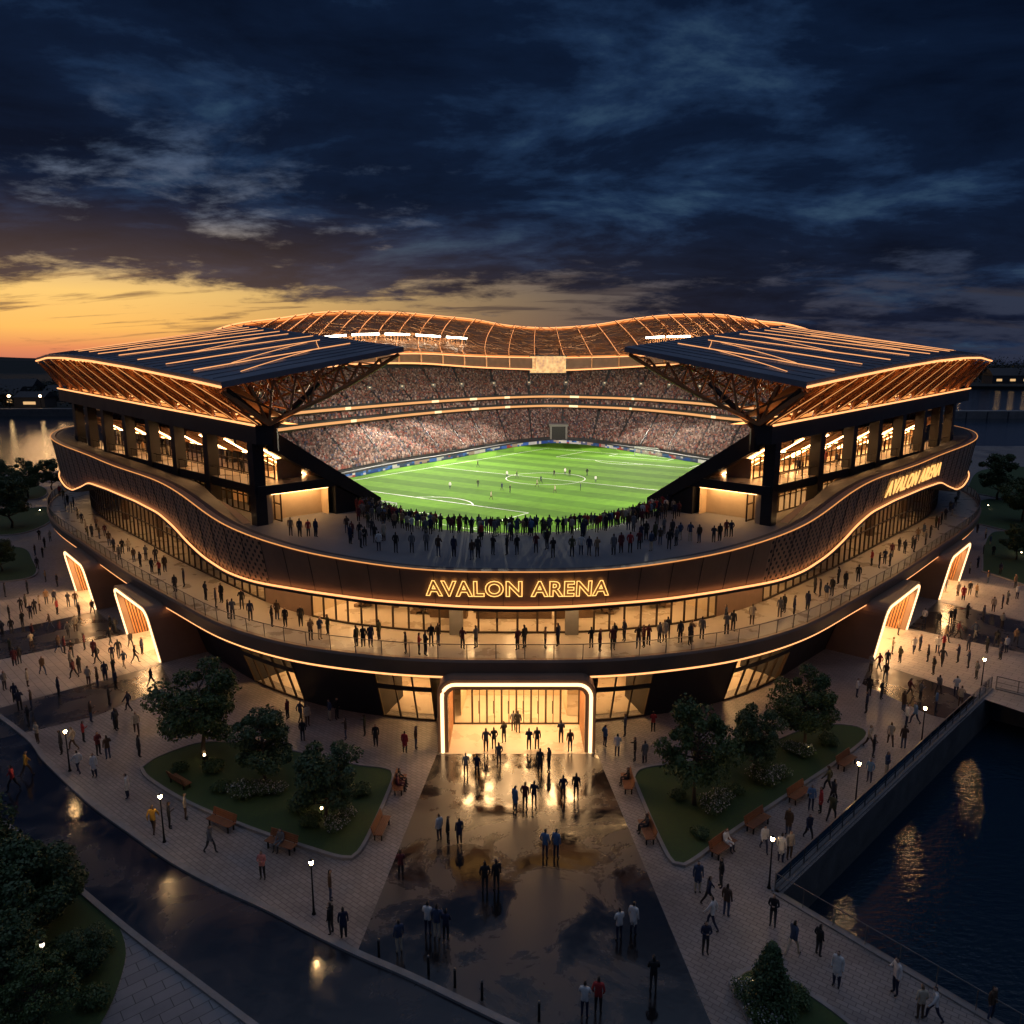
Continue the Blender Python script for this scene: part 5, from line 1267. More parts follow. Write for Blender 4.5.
folk('on the quay walk', G, [(697.4,892),(720.7,887),(707.7,906),(726,916),(712,929),(705,954),(772.5,925.6),(792,954.5),(818,955.5),(836,986),(763.5,851),(780.4,862),(789,859),(808,840),(788,835),(894.7,994),(919.6,1019),(933.5,1021),(990,1020),(810.6,810),(820,812.6),(828,792),(832.4,803),(831,821)], MIX,
     spec={0:'denim',1:'black',2:'navy',3:'brown',4:'white',5:'navy',6:'black',7:'denim',8:'black',9:'white',10:'white',11:'white',15:'white',16:'cream',17:'white',18:'brown'})
folk('beside the basin railing', G, [(869,782),(873,757),(868.5,748),(886,775.5),(890,745.4),(903,748.7),(906,726),(914.6,724),(903,711),(938,694),(935.5,711),(955.5,696),(960,706.8),(909,697),(920,700)], MIX, spec={6:'white'})
folk('before the nearer right portal', G, [(898,635),(892,654),(899.6,662.7),(886.7,668),(879,671),(870.6,672),(885,681),(881,699),(856.6,697),(868.5,696),(866,713),(913.6,653),(919.5,651),(927.5,661.6),(933,674.5),(941.5,666),(943,651),(937,653),(945,642),(957.6,662.7),(968,668),(976,679),(968,651),(986.6,653),(1000,659.5),(1006,653),(996,646.6),(1015.6,644)], MIX, spec={8:'white',25:'white'})
folk('between the right portals', G, [(975,638),(957.6,638),(950,625),(954,622),(938.5,628),(967,618.7),(983,621),(1001.7,628),(924,624)], MIX)
folk('before the farther right portal', G, [(993,612),(1002,609),(1007,604.7),(1016.7,599),(957.6,596),(963,600.4),(969.4,595),(976,597),(944.7,591)], MIX)
folk('before the nearer left portal', G, [(59,653),(65,654),(72,657.5),(71,668),(74.5,678),(80,673.6),(85,650),(94.5,657.5),(98,664),(89,685.4),(98,686.5),(105.7,681),(112.8,661.8),(114,676.8),(116,689.7),(119,657.5),(124.6,668),(131,648),(135.4,663),(142.4,654),(43,674.7),(28,686.5),(59,696),(15.5,702.6),(5,690)], DARK)
folk('on the dark left band', G, [(20.4,711),(32,709),(29,726),(109.6,705),(129,711),(151.5,687),(91.3,722),(116,729)], DARK)
folk('between the left portals', G, [(50.5,629.6),(33,640),(32,649),(10.7,655),(15,666),(20,664),(68.7,637),(76,631.7),(110.6,644.6),(111.7,632),(116,633),(3,637)], DARK)
folk('before the farther left portal', G, [(92.8,614),(76,606),(79.5,617.8),(68.7,607),(57.6,614.5),(54.8,604),(46.8,604),(40,611),(35.5,614.5),(31,618.8),(26,608),(21.5,612.4),(9.7,620),(23,627),(12,634)], DARK)
BC = (-4.4, -.25)
folk('on balcony left of sign', 6.27, [(217,608),(229,619),(234,620),(242,609),(250,621),(222.6,603),(271,626),(278.4,620),(286.6,627),(300.6,626),(310,640),(320,639),(330,635),(358,647),(363,647),(372,647),(378,640),(205,600),(185,587),(176,592)], DARK, ST_, clamp=BC)
folk('on balcony below the sign', 6.27, [(409,653.5),(418,654.5),(424,655.6),(432,646),(438.7,645.5),(465.5,649),(473,648),(523,648),(521,650),(548,648),(558.6,646),(594.4,648),(602.4,651),(611.6,650),(616,643.8)], DARK, ST_, clamp=BC)
folk('on balcony right of sign', 6.27, [(623.6,641),(637.6,648.5),(642,647.4),(651,645),(658,643),(661.5,642),(667.7,639),(680,643),(688,645),(694,641),(703.8,639),(726.8,634.5),(734,631),(723.5,626),(751.5,625),(757.5,626),(778,618),(782.6,613),(794,615),(806,611),(814,594),(819,597),(825,602),(831,596),(838,584),(846,588)], DARK, ST_, clamp=BC)
folk('on terrace facing the pitch', 11.51, [(396,553),(412,553),(426.5,551),(438.5,556.6),(454,557),(472,560),(478,558),(493,555),(507,555),(517,555),(536,553),(553,558),(547,549.5),(572,557),(581,555),(589,556),(597,556.6),(613.5,555),(621,553),(630,553),(639,549.5),(651,551),(669,549.5),(676,546),(379,551),(361,548),(350.5,544)], DARK+['grey','white'], ST_, 0)
# the players, spread as in the photograph
TEAM = {'white': 'white', 'dark': 'black'}
for n, (px, py) in enumerate([(450,489),(478,487),(491,499.6),(502,490.5),(510,492.6),(507,477.5),(517,478),(537,487),(541,483.5),(554,477),(565,475),(569.6,476.4),(555,493),(580.5,490.5),(587,475.7),(595.6,482.7),(478,467)]):
    p = atz(px, py, .03); PEOPLE.append(('on the floodlit pitch', px, py, (float(p[0]), float(p[1]), .03), pr.uniform(0, 6.28), pr.choice(('walk','stride','stand')), ('white','black','cream','navy','black')[n % 5]))
ORD = ['', 'second', 'third', 'fourth', 'fifth', 'sixth', 'seventh', 'eighth', 'ninth', 'tenth', 'eleventh', 'twelfth']
bykey = {}
for q in PEOPLE: bykey.setdefault((q[0], q[6], q[5]), []).append(q)
print('people', len(PEOPLE))
for (zone, pal, pose), L in bykey.items():
    L.sort(key=lambda q: q[1])
    for n, q in enumerate(L):
        o = bpy.data.objects.new('person', pmesh(pose, pal)); COL.objects.link(o); o.location = q[3]; o.rotation_euler = (0, 0, q[4]); s = pr.uniform(.95, 1.06); o.scale = (s, s, s)
        d = PAL[pal][4].replace(' and ', ', ')
        ords = ['leftmost person','second person from left','third person from left','fourth person from left','fifth person from left','sixth person from left','seventh person from left','eighth person from left']
        lab = f"person in {d}, {VERB[pose]}, {zone}" if len(L) == 1 else f"{ords[n]} in {d}, {VERB[pose]}, {zone}"
        tag(o, lab, 'person', 'people '+zone)
def merged(name, items, label):
    """one mesh of many standing figures: (mesh, x, y, z, rot)"""
    V = []; LV = []; LT = []; MI = []; mats = []; o0 = 0
    for me, x, y, z, a, s in items:
        n = len(me.vertices); co = np.empty(n*3, np.float32); me.vertices.foreach_get('co', co); co = co.reshape(-1, 3)*s; c, si = math.cos(a), math.sin(a)
        V.append(np.column_stack([co[:, 0]*c-co[:, 1]*si+x, co[:, 0]*si+co[:, 1]*c+y, co[:, 2]+z]))
        lv = np.empty(len(me.loops), np.int32); me.loops.foreach_get('vertex_index', lv); LV.append(lv+o0); lt = np.empty(len(me.polygons), np.int32); me.polygons.foreach_get('loop_total', lt); LT.append(lt)
        mi = np.empty(len(me.polygons), np.int32); me.polygons.foreach_get('material_index', mi); mp = []
        for m in me.materials:
            if m not in mats: mats.append(m)
            mp.append(mats.index(m))
        MI.append(np.array(mp)[mi]); o0 += n
    V = np.vstack(V); LV = np.concatenate(LV); LT = np.concatenate(LT); MI = np.concatenate(MI)
    me = bpy.data.meshes.new(name); me.vertices.add(len(V)); me.vertices.foreach_set('co', V.ravel().astype(np.float32)); me.loops.add(len(LV)); me.loops.foreach_set('vertex_index', LV)
    me.polygons.add(len(LT)); me.polygons.foreach_set('loop_start', np.concatenate([[0], np.cumsum(LT)[:-1]]).astype(np.int32))
    for m in mats: me.materials.append(m)
    me.polygons.foreach_set('material_index', MI.astype(np.int32)); me.polygons.foreach_set('use_smooth', np.ones(len(LT), bool)); me.update(calc_edges=True); me.validate()
    o = bpy.data.objects.new(name, me); COL.objects.link(o); return tag(o, label, 'crowd', kind='stuff')
items = []
def mass(x, y, z, a=None, pool=DARK): items.append((pmesh(pr.choice(ST_), pr.choice(pool)), float(x), float(y), z, pr.uniform(0, 6.28) if a is None else a+pr.gauss(0, .4), pr.uniform(.88, 1.02)))
for row, d in enumerate((.45, 1.0, 1.6, 2.3, 3.1)):            # the dense rows along the terrace railing
    L = resample(TE, 400); nn = normals2(L); s = np.concatenate([[0], np.cumsum(np.linalg.norm(np.diff(L, axis=0), axis=1))]); q = 2.
    while q < s[-1]-2.:
        i = int(np.searchsorted(s, q)); p = L[i]+nn[i]*(d+pr.gauss(0, .12))
        if pr.random() < (.92, .72, .52, .4, .3)[row] and abs(p[0]) < 16.5: mass(*p, 11.51, 0, MIX+['grey','maroon','red','charcoal'])
        q += pr.uniform(.46, .66) if row < 2 else pr.uniform(.6, 1.3)
for px, py in [(368,528),(372,536),(384,541),(347,533),(352,538),(360,540),(664,534),(672,538),(655,541),(646,540),(641,543),(660,545),(680,540),(375,543),(365,546),(699,543),(690,541)]: p = atz(px, py, 11.51); mass(p[0], p[1], 11.51, 0)
for px, py in [(291,534),(300,535),(308.6,534.6),(316,535),(713.5,540.6),(719.5,539),(726,535),(731,535)]: p = atz(px, py+2, 11.51); mass(p[0], p[1], 11.51, 0)
for px, py in [(152,572.6),(159,575),(165,571.6),(155.8,563),(140.7,567),(134,562),(123,554),(129,552),(114,552),(92,537),(100,539),(105,536),(86,532),(110,546),(97,530),(82,524),(78,519),(72,512),(88,540),(120,560),(146,560),(68,505),(64,500),(74,508),(60,496),(66,511),(857.7,582),(879,568),(870.6,566),(884.6,564),(891,557.5),(904,554),(898.5,551),(911.4,549),(917,541),(924,536),(930,538),(936,528),(941,525),(945,520),(938,530),(950,512),(955,507),(952,515),(958,500),(925,545),(914,552),(890,566)]:
    p = atz(px, py, 6.27); q = clampC(p, *BC); mass(q[0], q[1], 6.27)
for px, py in [(39.7,540),(45,548),(50.5,541.5),(35.5,555.5),(43,557.6),(37.6,569.4),(46,582),(57.6,586.6),(28,594),(5.4,597),(969.4,573.6),(977.6,568),(983,555),(987.7,583),(977,533),(985.5,539),(993,556),(1000,575),(990,545),(1015,588)]: p = atz(px, py, 0); mass(p[0], p[1], G)
for W in (WL, WR):
    for v in (11.5, 12.3, 20.5, 21.6, 22.2, 30, 31, 38.5, 39.2, 45): x, y, _ = W(4.7+pr.uniform(0, 2.5), v, 0); mass(x, y, 15.215)
merged('standing_crowd', items, 'dark crowd packed along the terrace railing and strung along the far balconies and paths')

# ------------------------------------------------------------------ street furniture
def lamp_post(px, py, h, label):
    x, y = g(px, py); t = thing('street_lamp', (x, y, 0), label, 'street lamp', 'street lamps round the arena')
    if 'street_lamp' not in KIDS:
        m = MB(); m.lathe([(.0,0),(.11,0),(.11,.05),(.07,.12),(.05,.5),(.038,1.6),(.032,2.62)], n=10); kid(m, 'pole', 'black_metal', t, True)
        m = MB(); m.lathe([(.0,2.58),(.07,2.6),(.09,2.66),(.075,2.70),(0,2.70)], n=10); m.lathe([(.10,2.93),(.07,2.99),(0,3.01)], n=10); kid(m, 'lamp_cap', 'black_metal', t, True)
        m = MB(); m.lathe([(0,2.69),(.05,2.71),(.085,2.77),(.095,2.83),(.08,2.91),(0,2.95)], n=12); kid(m, 'globe', 'lamp_light', t, True)
    else:
        for ch in KIDS['street_lamp']:
            d = ch.copy(); COL.objects.link(d); d.parent = t
            if py > 1000 and ch.name == 'globe': d.data = ch.data.copy(); d.data.materials[0] = M['lamp_dim']
    return t
for px, py, lab in ((70,771,'black street lamp with lit globe, farthest along the road kerb at left'), (164.5,842,'black street lamp with lit globe by the benches near the road kerb'), (314,914,'black street lamp with lit globe nearest the forecourt, beside the road kerb'),
                    (769,888,'black street lamp with lit globe at the corner of the basin railing'), (855,806,'black street lamp with lit globe along the railing, next after the basin corner'), (921,745.6,'black street lamp with lit globe along the railing, second after the basin corner'),
                    (980.5,692,'black street lamp with lit globe at the far end of the basin railing'), (50,1003,'slim street lamp standing among the trees in the lower left garden')): lamp_post(px, py, 2.9, lab)
def bench(px, py, bedP, label):
    p = np.array(g(px, py)); d = np.hypot(bedP[:, 0]-p[0], bedP[:, 1]-p[1]); i = int(np.argmin(d)); n = len(bedP); t = bedP[(i+3) % n]-bedP[i-3]; t /= np.linalg.norm(t); o = np.array([t[1], -t[0]])
    if (p-bedP[i])@o < 0: o = -o
    q = bedP[i]+o*.75; rz = math.atan2(-o[0], o[1])             # local +y faces away from the bed
    b = thing('park_bench', (q[0], q[1], 0), label, 'bench', 'wooden benches round the planting beds', rz)
    if 'park_bench' not in KIDS:
        m = MB()
        for k in range(5): m.box((0, -.19+k*.105, .45), (1.9, .09, .045))
        kid(m, 'seat', 'bench_wood', b); m = MB()
        for k in range(4): m.hexa([(sx_*.95, -.24-.03*k+yy*.02-.018*(zz), .52+k*.105+zz*.09) for zz in (0,1) for sx_, yy in ((-1,-1),(1,-1),(1,1),(-1,1))])
        kid(m, 'backrest', 'bench_wood', b)
        for s in (-.75, .75):
            m = MB(); m.box((s, -.2, .22), (.07,.07,.44)); m.box((s, .2, .22), (.07,.07,.44)); m.box((s, 0, .41), (.06,.46,.05)); m.bar((s,-.22,.42), (s,-.36,.92), .05); kid(m, 'leg', 'black_metal', b)
    else:
        for ch in KIDS['park_bench']: c = ch.copy(); COL.objects.link(c); c.parent = b
    return q, rz
SEATED = []
for px, py, B, lab, who in ((171,792,BED_L,'wooden bench at the far left end of the left bed',()), (232,822,BED_L,'empty wooden bench on the road side of the left bed, second from its left end',()), (286,846,BED_L,'wooden bench with one sitter on the road side of the left bed',(.1,)),
    (374,832,BED_L,'wooden bench beside the forecourt, nearer of the two along the left bed',()), (398,787,BED_L,'wooden bench with two sitters beside the forecourt, nearest the main doors at left',(-.35,.25)),
    (630,790,BED_R,'wooden bench with one sitter beside the forecourt, nearest the main doors at right',(.3,)), (655,838,BED_R,'wooden bench with one sitter beside the forecourt, near the tip of the right bed',(.35,)),
    (716,852,BED_R,'wooden bench with one sitter on the quay side, nearest the tip of the right bed',(-.4,)), (754,825,BED_R,'empty wooden bench on the quay side, second from the tip of the right bed',()), (795,797,BED_R,'empty wooden bench on the quay side, third from the tip of the right bed',()), (840,764,BED_R,'wooden bench at the far quay end of the right bed',())):
    q, rz = bench(px, py, B, lab)
    for k, dx in enumerate(who): SEATED.append((q, rz, dx, lab, k, len(who)))
for n, (q, rz, dx, lab, k, cnt) in enumerate(SEATED):
    pal = ('grey','black','maroon','black','charcoal','white')[n % 6]
    o = bpy.data.objects.new('person', pmesh('sit', pal)); COL.objects.link(o); c, s = math.cos(rz), math.sin(rz); o.location = (q[0]+dx*c+.14*s, q[1]+dx*s-.14*c, .012); o.rotation_euler = (0, 0, rz)
    tag(o, ' '.join(f"person in {PAL[pal][4]} sitting on the {lab.split(',')[0].replace('wooden ','').replace(' with one sitter','').replace(' with two sitters','')}".split()[:16]), 'person', 'people sitting on benches')
for n, (px, py) in enumerate(((379,957),(428.6,974),(455,987),(482,999.5),(539,1021))):
    x, y = g(px, py); t = thing('bollard', (x, y, .006), f"slim dark bollard on the forecourt edge, {['leftmost of the five','second from the left','third from the left','fourth from the left','rightmost of the five'][n]}", 'bollard', 'bollards along the road edge')
    m = MB(); m.lathe([(.0,0),(.075,0),(.06,.04),(.055,.85),(0,.86)], n=10); kid(m, 'post', 'black_metal', t, True); m = MB(); m.lathe([(.058,.86),(.062,.90),(.04,.95),(0,.96)], n=10); kid(m, 'cap', 'rail_metal', t, True)
def quay_rail(a, b, label, panels):
    a, b = np.array(a), np.array(b); L = np.linalg.norm(b-a); d = (b-a)/L; n = int(L/1.5); t = thing('quay_railing', (*(a+b)/2, 0), label, 'railing')
    k = MB()
    for i in range(n+1): p = a+d*L*i/n; k.bar((*p,0), (*p,1.08), .05 if panels else .03)
    k.bar((*a,1.1), (*b,1.1), .07 if panels else .035, .05 if panels else .035)
    if panels: k.bar((*a,.16), (*b,.16), .04); k.bar((*a,.6), (*b,.6), .03)
    part(k, 'frame', 'rail_metal' , t)
    pn_ = MB(); pn_.add([(*a,.18), (*b,.18), (*b,1.04), (*a,1.04)], [(0,1,2,3)]); part(pn_, 'pane', 'rail_glass', t)
    cp = MB(); o = np.array([d[1], -d[0]])*.35
    cp.hexa([(*(p+s*o), z) for z in (-.05, .09) for p, s in ((a,-.5),(b,-.5),(b,.5),(a,.5))]); part(cp, 'coping', 'kerb_stone', t)
def inset(p, q, r, d): return p
vAB = np.array(QA)-np.array(QB); vAB /= np.linalg.norm(vAB); nAB = np.array([-vAB[1], vAB[0]]); vBC = dc; nBC = np.array([vBC[1], -vBC[0]])
nAB = nAB if nAB@(np.array(QB)-np.array(QC)) > 0 else -nAB; nBC = nBC if nBC@(np.array(QB)-np.array(QA)) > 0 else -nBC
quay_rail(np.array(QA)+nAB*.3+vAB*.0, np.array(QB)+nAB*.3-vAB*.3, 'metal railing on the quay between the plaza lamps and the basin', True)
quay_rail(np.array(QB)+nBC*.3-vBC*.3, np.array(QF)+nBC*.3, 'glass balustrade with thin rail on the near side of the basin', False)
quay_rail(np.array(QA)+np.array([-dq[1], dq[0]])*.3, np.array(QE)+np.array([-dq[1], dq[0]])*.3, 'metal railing on the far side of the basin at right', True)

# ------------------------------------------------------------------ trees and shrubs
def leaves(n, centers, radii, size, rng, shell=.55, flat=.8):
    """n leaf quads scattered through clumps; returns verts, faces"""
    c = rng.integers(0, len(centers), n); u = rng.normal(size=(n, 3)); u /= np.linalg.norm(u, axis=1)[:, None]; r = (shell+(1-shell)*rng.random(n))**.6*radii[c]*rng.uniform(.75, 1.12, n)
    p = centers[c]+u*r[:, None]*np.array([1, 1, flat]); nrm = u*.6+rng.normal(size=(n, 3))*.6+np.array([0, 0, .45]); nrm /= np.linalg.norm(nrm, axis=1)[:, None]
    a = np.cross(nrm, rng.normal(size=(n, 3))); a /= np.linalg.norm(a, axis=1)[:, None]; b = np.cross(nrm, a); s = size*rng.uniform(.6, 1.35, n)[:, None]
    V = np.stack([p-a*s*.5, p+b*s*.32-a*s*.05+nrm*s*.06, p+a*s*.55, p-b*s*.32+a*s*.02+nrm*s*.06], 1).reshape(-1, 3); return V
def leafmesh(name, V, m):
    n = len(V)//4; me = bpy.data.meshes.new(name); me.vertices.add(len(V)); me.vertices.foreach_set('co', V.astype(np.float32).ravel()); me.loops.add(n*4); me.loops.foreach_set('vertex_index', np.arange(n*4, dtype=np.int32))
    me.polygons.add(n); me.polygons.foreach_set('loop_start', np.arange(0, n*4, 4, dtype=np.int32)); me.update(calc_edges=True); me.validate(); me.materials.append(M[m]); return me
def make_tree(seed, H, W, trunk, nleaf, kind='round', leafm='leaf_green', size=.2):
    """trunk and crown meshes for a tree of height H, crown width W"""
    r = np.random.default_rng(seed); rr_ = random.Random(seed); mb = MB(); C = []; Rd = []
    if kind == 'cone':
        mb.tube([(0,0,0),(0,0,H*.9)], [.09,.02], 7)
        for k in range(46):
            f = (k+.5)/46; z = H*(.06+.9*f); w = W*.5*(1-f)**.8; a = k*2.4+rr_.uniform(-.4,.4); C.append((math.cos(a)*w*.62, math.sin(a)*w*.62, z)); Rd.append(.16+w*.42)
            mb.tube([(0,0,z), (math.cos(a)*w*.7, math.sin(a)*w*.7, z-.05)], [.025,.01], 4)
    else:
        th = H*trunk; bend = [(0,0,0),(rr_.uniform(-.08,.08),rr_.uniform(-.08,.08),th*.5),(rr_.uniform(-.15,.15),rr_.uniform(-.15,.15),th),(rr_.uniform(-.2,.2),rr_.uniform(-.2,.2),H*.75)]
        mb.tube(bend, [H*.026,H*.021,H*.017,H*.006], 9); cz = (th*.85+H)/2; rz = (H-th*.85)/2
        for k in range(38):
            a = k*2.399+rr_.uniform(-.5,.5); f = rr_.uniform(-.85,.95); w = math.sqrt(max(.05,1-f*f))*rr_.uniform(.4,1.08)
            c = (math.cos(a)*w*W*.5, math.sin(a)*w*W*.5, cz+f*rz*.88); C.append(c); Rd.append(rr_.uniform(.07,.20)*W)
            b = Vector(bend[2]).lerp(Vector(bend[3]), max(0, min(1, (c[2]-th)/(H*.75-th)-.35))); m_ = b.lerp(Vector(c), .5)+Vector((0,0,-.12)); mb.tube([b, m_, c], [H*.009,H*.006,H*.002], 5)
    V = leaves(nleaf, np.array(C), np.array(Rd), size, r); V[:, 2] = np.maximum(V[:, 2], .05)
    return mb.mesh('trunk', 'bark', True), leafmesh('crown', V, leafm)
TREES = {'spread': make_tree(1, 6.5, 5.2, .26, 15000, size=.19), 'dense': make_tree(2, 5.0, 3.9, .22, 12000, leafm='leaf_dark', size=.18), 'loose': make_tree(3, 5.6, 4.8, .32, 9500, size=.20), 'cone': make_tree(4, 3.2, 2.1, 0, 7500, 'cone', 'leaf_dark', .13), 'wide': make_tree(5, 5.2, 4.6, .14, 15000, leafm='leaf_dark', size=.19)}
TH = dict(spread=6.5, dense=5., loose=5.6, cone=3.2, wide=5.2)
def tree(kind, px, py, h, label, group=None, z=.1, name='tree', wide=1., xy=None):
    x, y = xy or g(px, py); t = thing(name, (x, y, z), label, 'tree', group, random.uniform(0, 6)); s = h/TH[kind]; t.scale = (s*wide, s*wide, s)
    for n, me in zip(('trunk', 'crown'), TREES[kind]): o = bpy.data.objects.new(n, me); COL.objects.link(o); o.parent = t
    return t
gL, gR = 'trees in the left planting bed', 'trees in the right planting bed'
tree('spread', 205, 760, 6.9, 'tall spreading tree with a pale trunk at the far end of the left bed', gL)
tree('dense', 265, 786, 4.9, 'dark bushy tree in the middle of the left bed', gL); tree('dense', 327, 822, 4.7, 'low bushy tree near the forecourt end of the left bed', gL, wide=1.1)
tree('loose', 694, 806, 6.4, 'tall tree with a slim bare trunk at the forecourt end of the right bed', gR, wide=.82); tree('dense', 753, 780, 4.9, 'smaller dark tree in the middle of the right bed', gR, wide=.85); tree('spread', 804, 750, 5.9, 'spreading tree with a lit trunk at the far end of the right bed', gR, wide=.92)
gG = 'trees in the lower left garden'
tree('wide', 18, 945, 4.9, 'large dark tree with a broad low crown by the road in the lower left garden', gG, .03); tree('wide', 58, 915, 3.4, 'broad dark tree at the road corner of the lower left garden', gG, .03); tree('dense', 6, 1012, 4.2, 'dark tree at the left edge of the garden, behind the slim lamp', gG, .03)
tree('wide', 88, 975, 2.2, 'low leafy young tree at the footway side of the lower left garden', gG, .03); tree('loose', 40, 1035, 3.2, 'sparse tree at the bottom of the lower left garden', gG, .03); tree('dense', -25, 900, 5.5, 'dark tree beyond the road corner, cut by the left frame edge', gG, .03)
tree('cone', 768, 1012, 3.25, 'narrow conical evergreen in the bed by the quayside walk', None, .1, 'conifer')
for n, (k, px, py, h, lab) in enumerate((('spread',941,492,9.5,'round dark tree standing by the water just right of the arena'),('dense',997,500,9.,'broad dark tree beside the garden path at the right edge'),('spread',1022,522,8.,'leafy tree cut by the right frame edge below the broad dark tree'),('dense',1016,560,5.,'small tree among the lit garden beds at the right'),
        ('dense',12,528,8.5,'dark tree over the garden path at the left edge'),('spread',28,498,8.,'tree by the left shore, its crown against the water'),('dense',52,490,6.5,'smaller tree on the left shore, touching the arena balcony'),('dense',-5,500,8.,'shore tree cut by the left frame edge'),('dense',2,572,4.2,'low tree in the left garden bed above the crowded paving'))):
    tree(k, px, py, h, lab, 'trees in the gardens beside the flanks', .05)
def make_shrub(seed, w, h, n, nb_):
    r = np.random.default_rng(seed); C = []; Rd = []
    for k in range(9): a = k*2.4; q = math.sqrt(k/9)*w*.34; C.append((math.cos(a)*q, math.sin(a)*q, h*.45*(1-.3*k/9))); Rd.append(w*.24)
    C = np.array(C); Rd = np.array(Rd); V = leaves(n, C, Rd, .10, r, .4); V[:, 2] = np.maximum(V[:, 2], .02); B = leaves(nb_, C, Rd*1.08, .085, r, .97); B = B[np.repeat(B.reshape(-1, 4, 3)[:, :, 2].mean(1) > h*.3, 4)]
    return leafmesh('foliage', V, 'leaf_green'), (leafmesh('blossom', B, 'blossom') if nb_ else None)
SHR = {'white': make_shrub(11, 1.5, 1.0, 1800, 420), 'green': make_shrub(12, 1.3, .9, 1900, 0)}
def shrub(kind, px, py, s, label, group, z=.1):
    x, y = g(px, py); t = thing('shrub', (x, y, z), label, 'shrub', group, random.uniform(0, 6)); t.scale = (s, s, s)
    for n, me in zip(('foliage', 'blossom'), SHR[kind]):
        if me: o = bpy.data.objects.new(n, me); COL.objects.link(o); o.parent = t
for k, px, py, s, lab, gr in (('white',243,797,1.25,'white flowering shrub left of the middle tree trunk, left bed',1),('white',262,795,1.1,'white flowering shrub in front of the middle tree, left bed',1),('white',279,793,.8,'small white flowering shrub right of the middle tree, left bed',1),('white',336,830,1.1,'white flowering shrub beside the glowing garden light, left bed',1),('white',347,818,.8,'small white flowering shrub behind the garden light, left bed',1),
    ('green',213,772,1.2,'green shrub at the foot of the tall spreading tree',1),('green',300,812,1.3,'green shrub left of the low bushy tree',1),('green',312,826,1.1,'green shrub in front of the low bushy tree',1),('green',362,795,1.1,'green shrub at the forecourt corner of the left bed',1),('green',180,772,.9,'green shrub near the far tip of the left bed',1),('green',222,792,1.,'green shrub behind the second bench, left bed',1),
    ('white',712,812,1.3,'white flowering shrub right of the slim bare trunk, right bed',2),('white',722,802,1.0,'white flowering shrub behind its larger neighbour, right bed',2),('white',762,783,1.4,'largest white flowering shrub in the middle of the right bed',2),('white',780,778,1.0,'white flowering shrub at right of the largest one, right bed',2),('white',803,757,1.1,'white flowering shrub in front of the lit tree, right bed',2),('white',790,752,.9,'white flowering shrub left of the lit tree trunk, right bed',2),
    ('green',828,745,1.2,'green shrub right of the lit tree, right bed',2),('green',678,800,.9,'green shrub left of the slim bare trunk, right bed',2),('green',735,795,.9,'green shrub between the flowering clumps, right bed',2),('green',700,838,.9,'green shrub near the tip of the right bed',2),
    ('white',745,998,.9,'white flowering shrub left of the conical evergreen',3),('white',762,1022,1.,'white flowering shrub in front of the conical evergreen',3),('green',796,1005,1.1,'green shrub right of the conical evergreen',3),('green',785,1020,1.,'green shrub in front and right of the conical evergreen',3),
    ('green',70,955,1.4,'leafy shrub under the lower left garden trees',4),('green',100,950,1.2,'leafy shrub nearest the footway in the lower left garden',4),('green',95,1005,1.1,'leafy shrub at the bottom of the lower left garden',4)):
    shrub(k, px, py, s, lab, {1:'shrubs in the left planting bed',2:'shrubs in the right planting bed',3:'shrubs by the conical evergreen',4:'shrubs in the lower left garden'}[gr], .03 if gr == 4 else .1)
for n, (px, py, z, lab) in enumerate(((322,816,.1,'small glowing garden light under the low bushy tree'),(205,762,.1,'small garden light at the foot of the tall spreading tree'),(808,755,.1,'small garden light below the spreading tree in the right bed'),(988,508,.1,'garden light on the lawn edge beyond the right flank'),(1014,553,.1,'left of two bright garden lights in the right hand garden'),(1021,556,.1,'right of two bright garden lights in the right hand garden'),(40,513,.1,'garden light on the lawn edge beyond the left flank'),(753,990,.1,'garden light beside the conical evergreen'))):
    x, y = g(px, py); t = thing('garden_light', (x, y, z), lab, 'garden light', 'small garden lights in the beds'); m = MB(); m.lathe([(0,0),(.05,0),(.03,.05),(.025,.32),(.07,.36),(0,.36)], n=8); kid(m, 'stake', 'black_metal', t); m = MB(); m.lathe([(.0,.36),(.07,.37),(.075,.45),(.03,.50),(0,.50)], n=8); kid(m, 'lamp', 'garden_light', t)

# ------------------------------------------------------------------ across the water
fr_ = np.random.default_rng(8)
def treeline(name, cs, rs, n, size, label):
    V = leaves(n, np.array(cs, float), np.array(rs, float), size, fr_, .35, .8); o = bpy.data.objects.new(name, leafmesh(name, V, 'leaf_far')); COL.objects.link(o); tag(o, label, 'woods', kind='stuff')
cs = []; rs = []
for _ in range(260):
    Y = fr_.uniform(445, 760); X = -Y*fr_.uniform(.50, .85); w = fr_.uniform(4, 9); cs.append((X, Y, w*.75)); rs.append(w)
treeline('treeline', cs, rs, 26000, 1.5, 'dark wooded shore across the water at the left')
cs = []; rs = []
for _ in range(260):
    Y = fr_.uniform(960, 1500); X = Y*fr_.uniform(.50, .85); w = fr_.uniform(11, 25); cs.append((X, Y, w*.8)); rs.append(w)
treeline('treeline', cs, rs, 22000, 2.6, 'dark wooded shore across the water at the right')
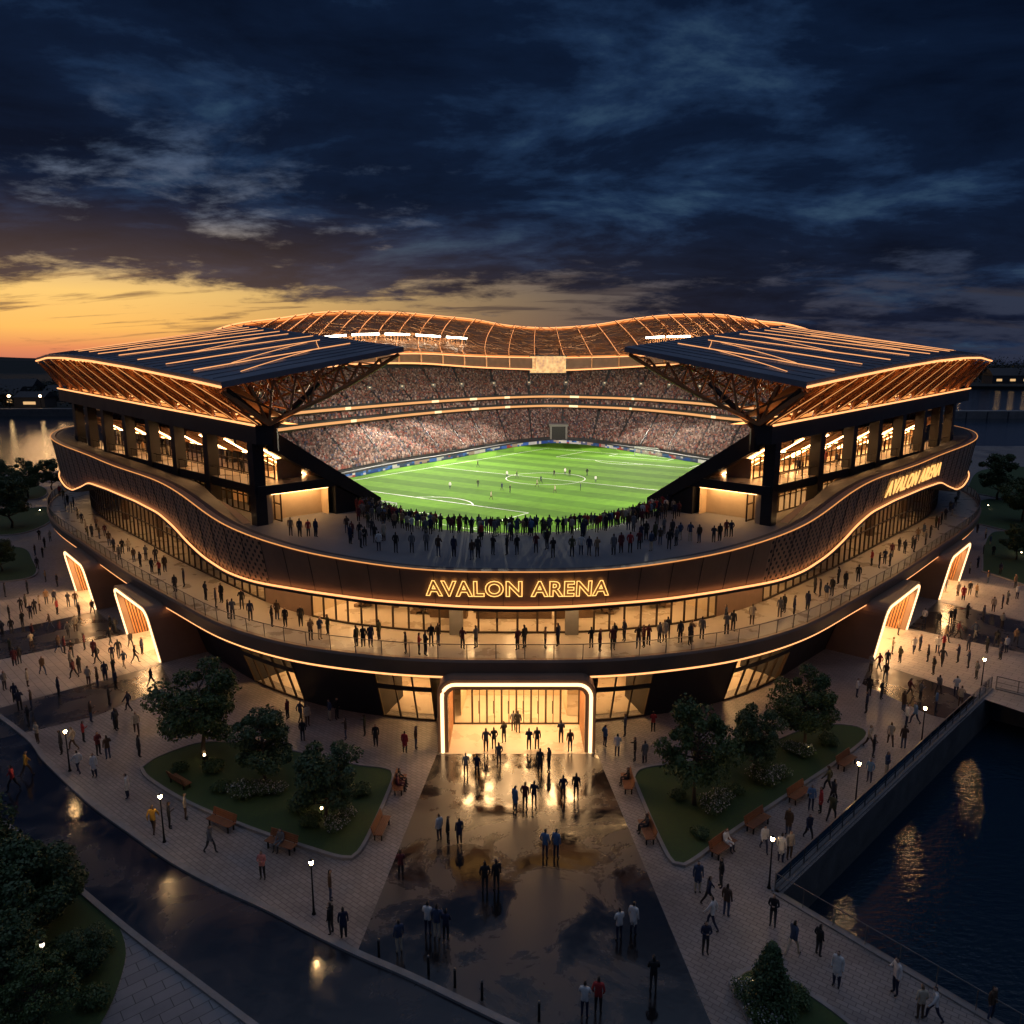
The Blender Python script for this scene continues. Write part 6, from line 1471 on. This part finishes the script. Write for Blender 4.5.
def house(px, Y, w, d, h, label, lit):
    x = (px-514)/F_PX*Y*1.0; t = thing('house', (x, Y, .2), label, 'house', 'houses on the far shore'); m = MB(); m.box((0,0,h/2), (w,d,h)); kid(m, 'wall', 'far_wall', t)
    m = MB(); a = [(-w/2-.4,-d/2-.4,h),(w/2+.4,-d/2-.4,h),(w/2+.4,d/2+.4,h),(-w/2-.4,d/2+.4,h),(-w/2,0,h+w*.18),(w/2,0,h+w*.18)]; m.add(a, [(0,1,5,4),(2,3,4,5),(0,4,3),(1,2,5)]); kid(m, 'roof', 'charcoal', t)
    for k in range(lit): m = MB(); m.box((-w/2+w*(k+.5)/lit, -d/2-.05, h*.45), (w/lit*.4,.1,h*.28)); kid(m, 'window', 'far_light', t)
for px, Y, w, d, h, lab, lit in ((8,470,26,14,7,'long low house on the far left shore, cut by the frame edge',3),(40,455,18,12,6,'pale house with a lit window behind the left shore quay',1),(24,560,30,14,9,'larger house uphill on the far left shore',2),(70,520,22,12,7,'house on the far left shore nearest the roof tip',2),(1000,960,50,22,10,'wide pale house on the far right shore',3),(1018,1010,40,20,12,'taller house on the far right shore at the frame edge',2)): house(px, Y, w, d, h, lab, lit)
def far_lamp(px, Y, h, label):
    x = (px-514)/F_PX*Y; t = thing('shore_lamp', (x, Y, .2), label, 'lamp', 'lamps on the far shore'); m = MB(); m.bar((0,0,0), (0,0,h), .25); kid(m, 'pole', 'black_metal', t); m = MB(); m.lathe([(0,h),(.7,h+.4),(.7,h+1.),(0,h+1.4)], n=8); kid(m, 'globe', 'shore_light', t)
led('shore_light', (1., .62, .26), 26.)
for n, (px, Y) in enumerate(((-4,430),(14,428),(45,428),(955,975),(985,980),(1010,985))): far_lamp(px, Y, 7 if Y < 600 else 9, f"lit lamp on the far {'left' if px < 500 else 'right'} shore, {['nearest the frame edge','second from the frame edge','nearest the arena','nearest the arena','second from the arena','third from the arena'][n]}")
pr_ = thing('pier', (265, 405, WATER_Z), 'low solid concrete pier on the water beyond the right flank', 'pier'); m = MB(); m.box((0,0,1.9), (110,9,3.9)); kid(m, 'deck', 'concrete', pr_)
m = MB()
for k in range(10): m = MB(); m.box((-50+k*11,-4.6,1.6), (.5,.4,3.8)); kid(m, 'fender', 'concrete_dark', pr_)

wl_ = MB(); wl_.prism([(-1500,417),(-86,417),(-86,424),(-1500,424)], -6, 1.4, bottom=False); t = wl_.build('quay_wall', 'quay_stone'); tag(t, 'long stone quay wall along the far left shore', 'quay wall')
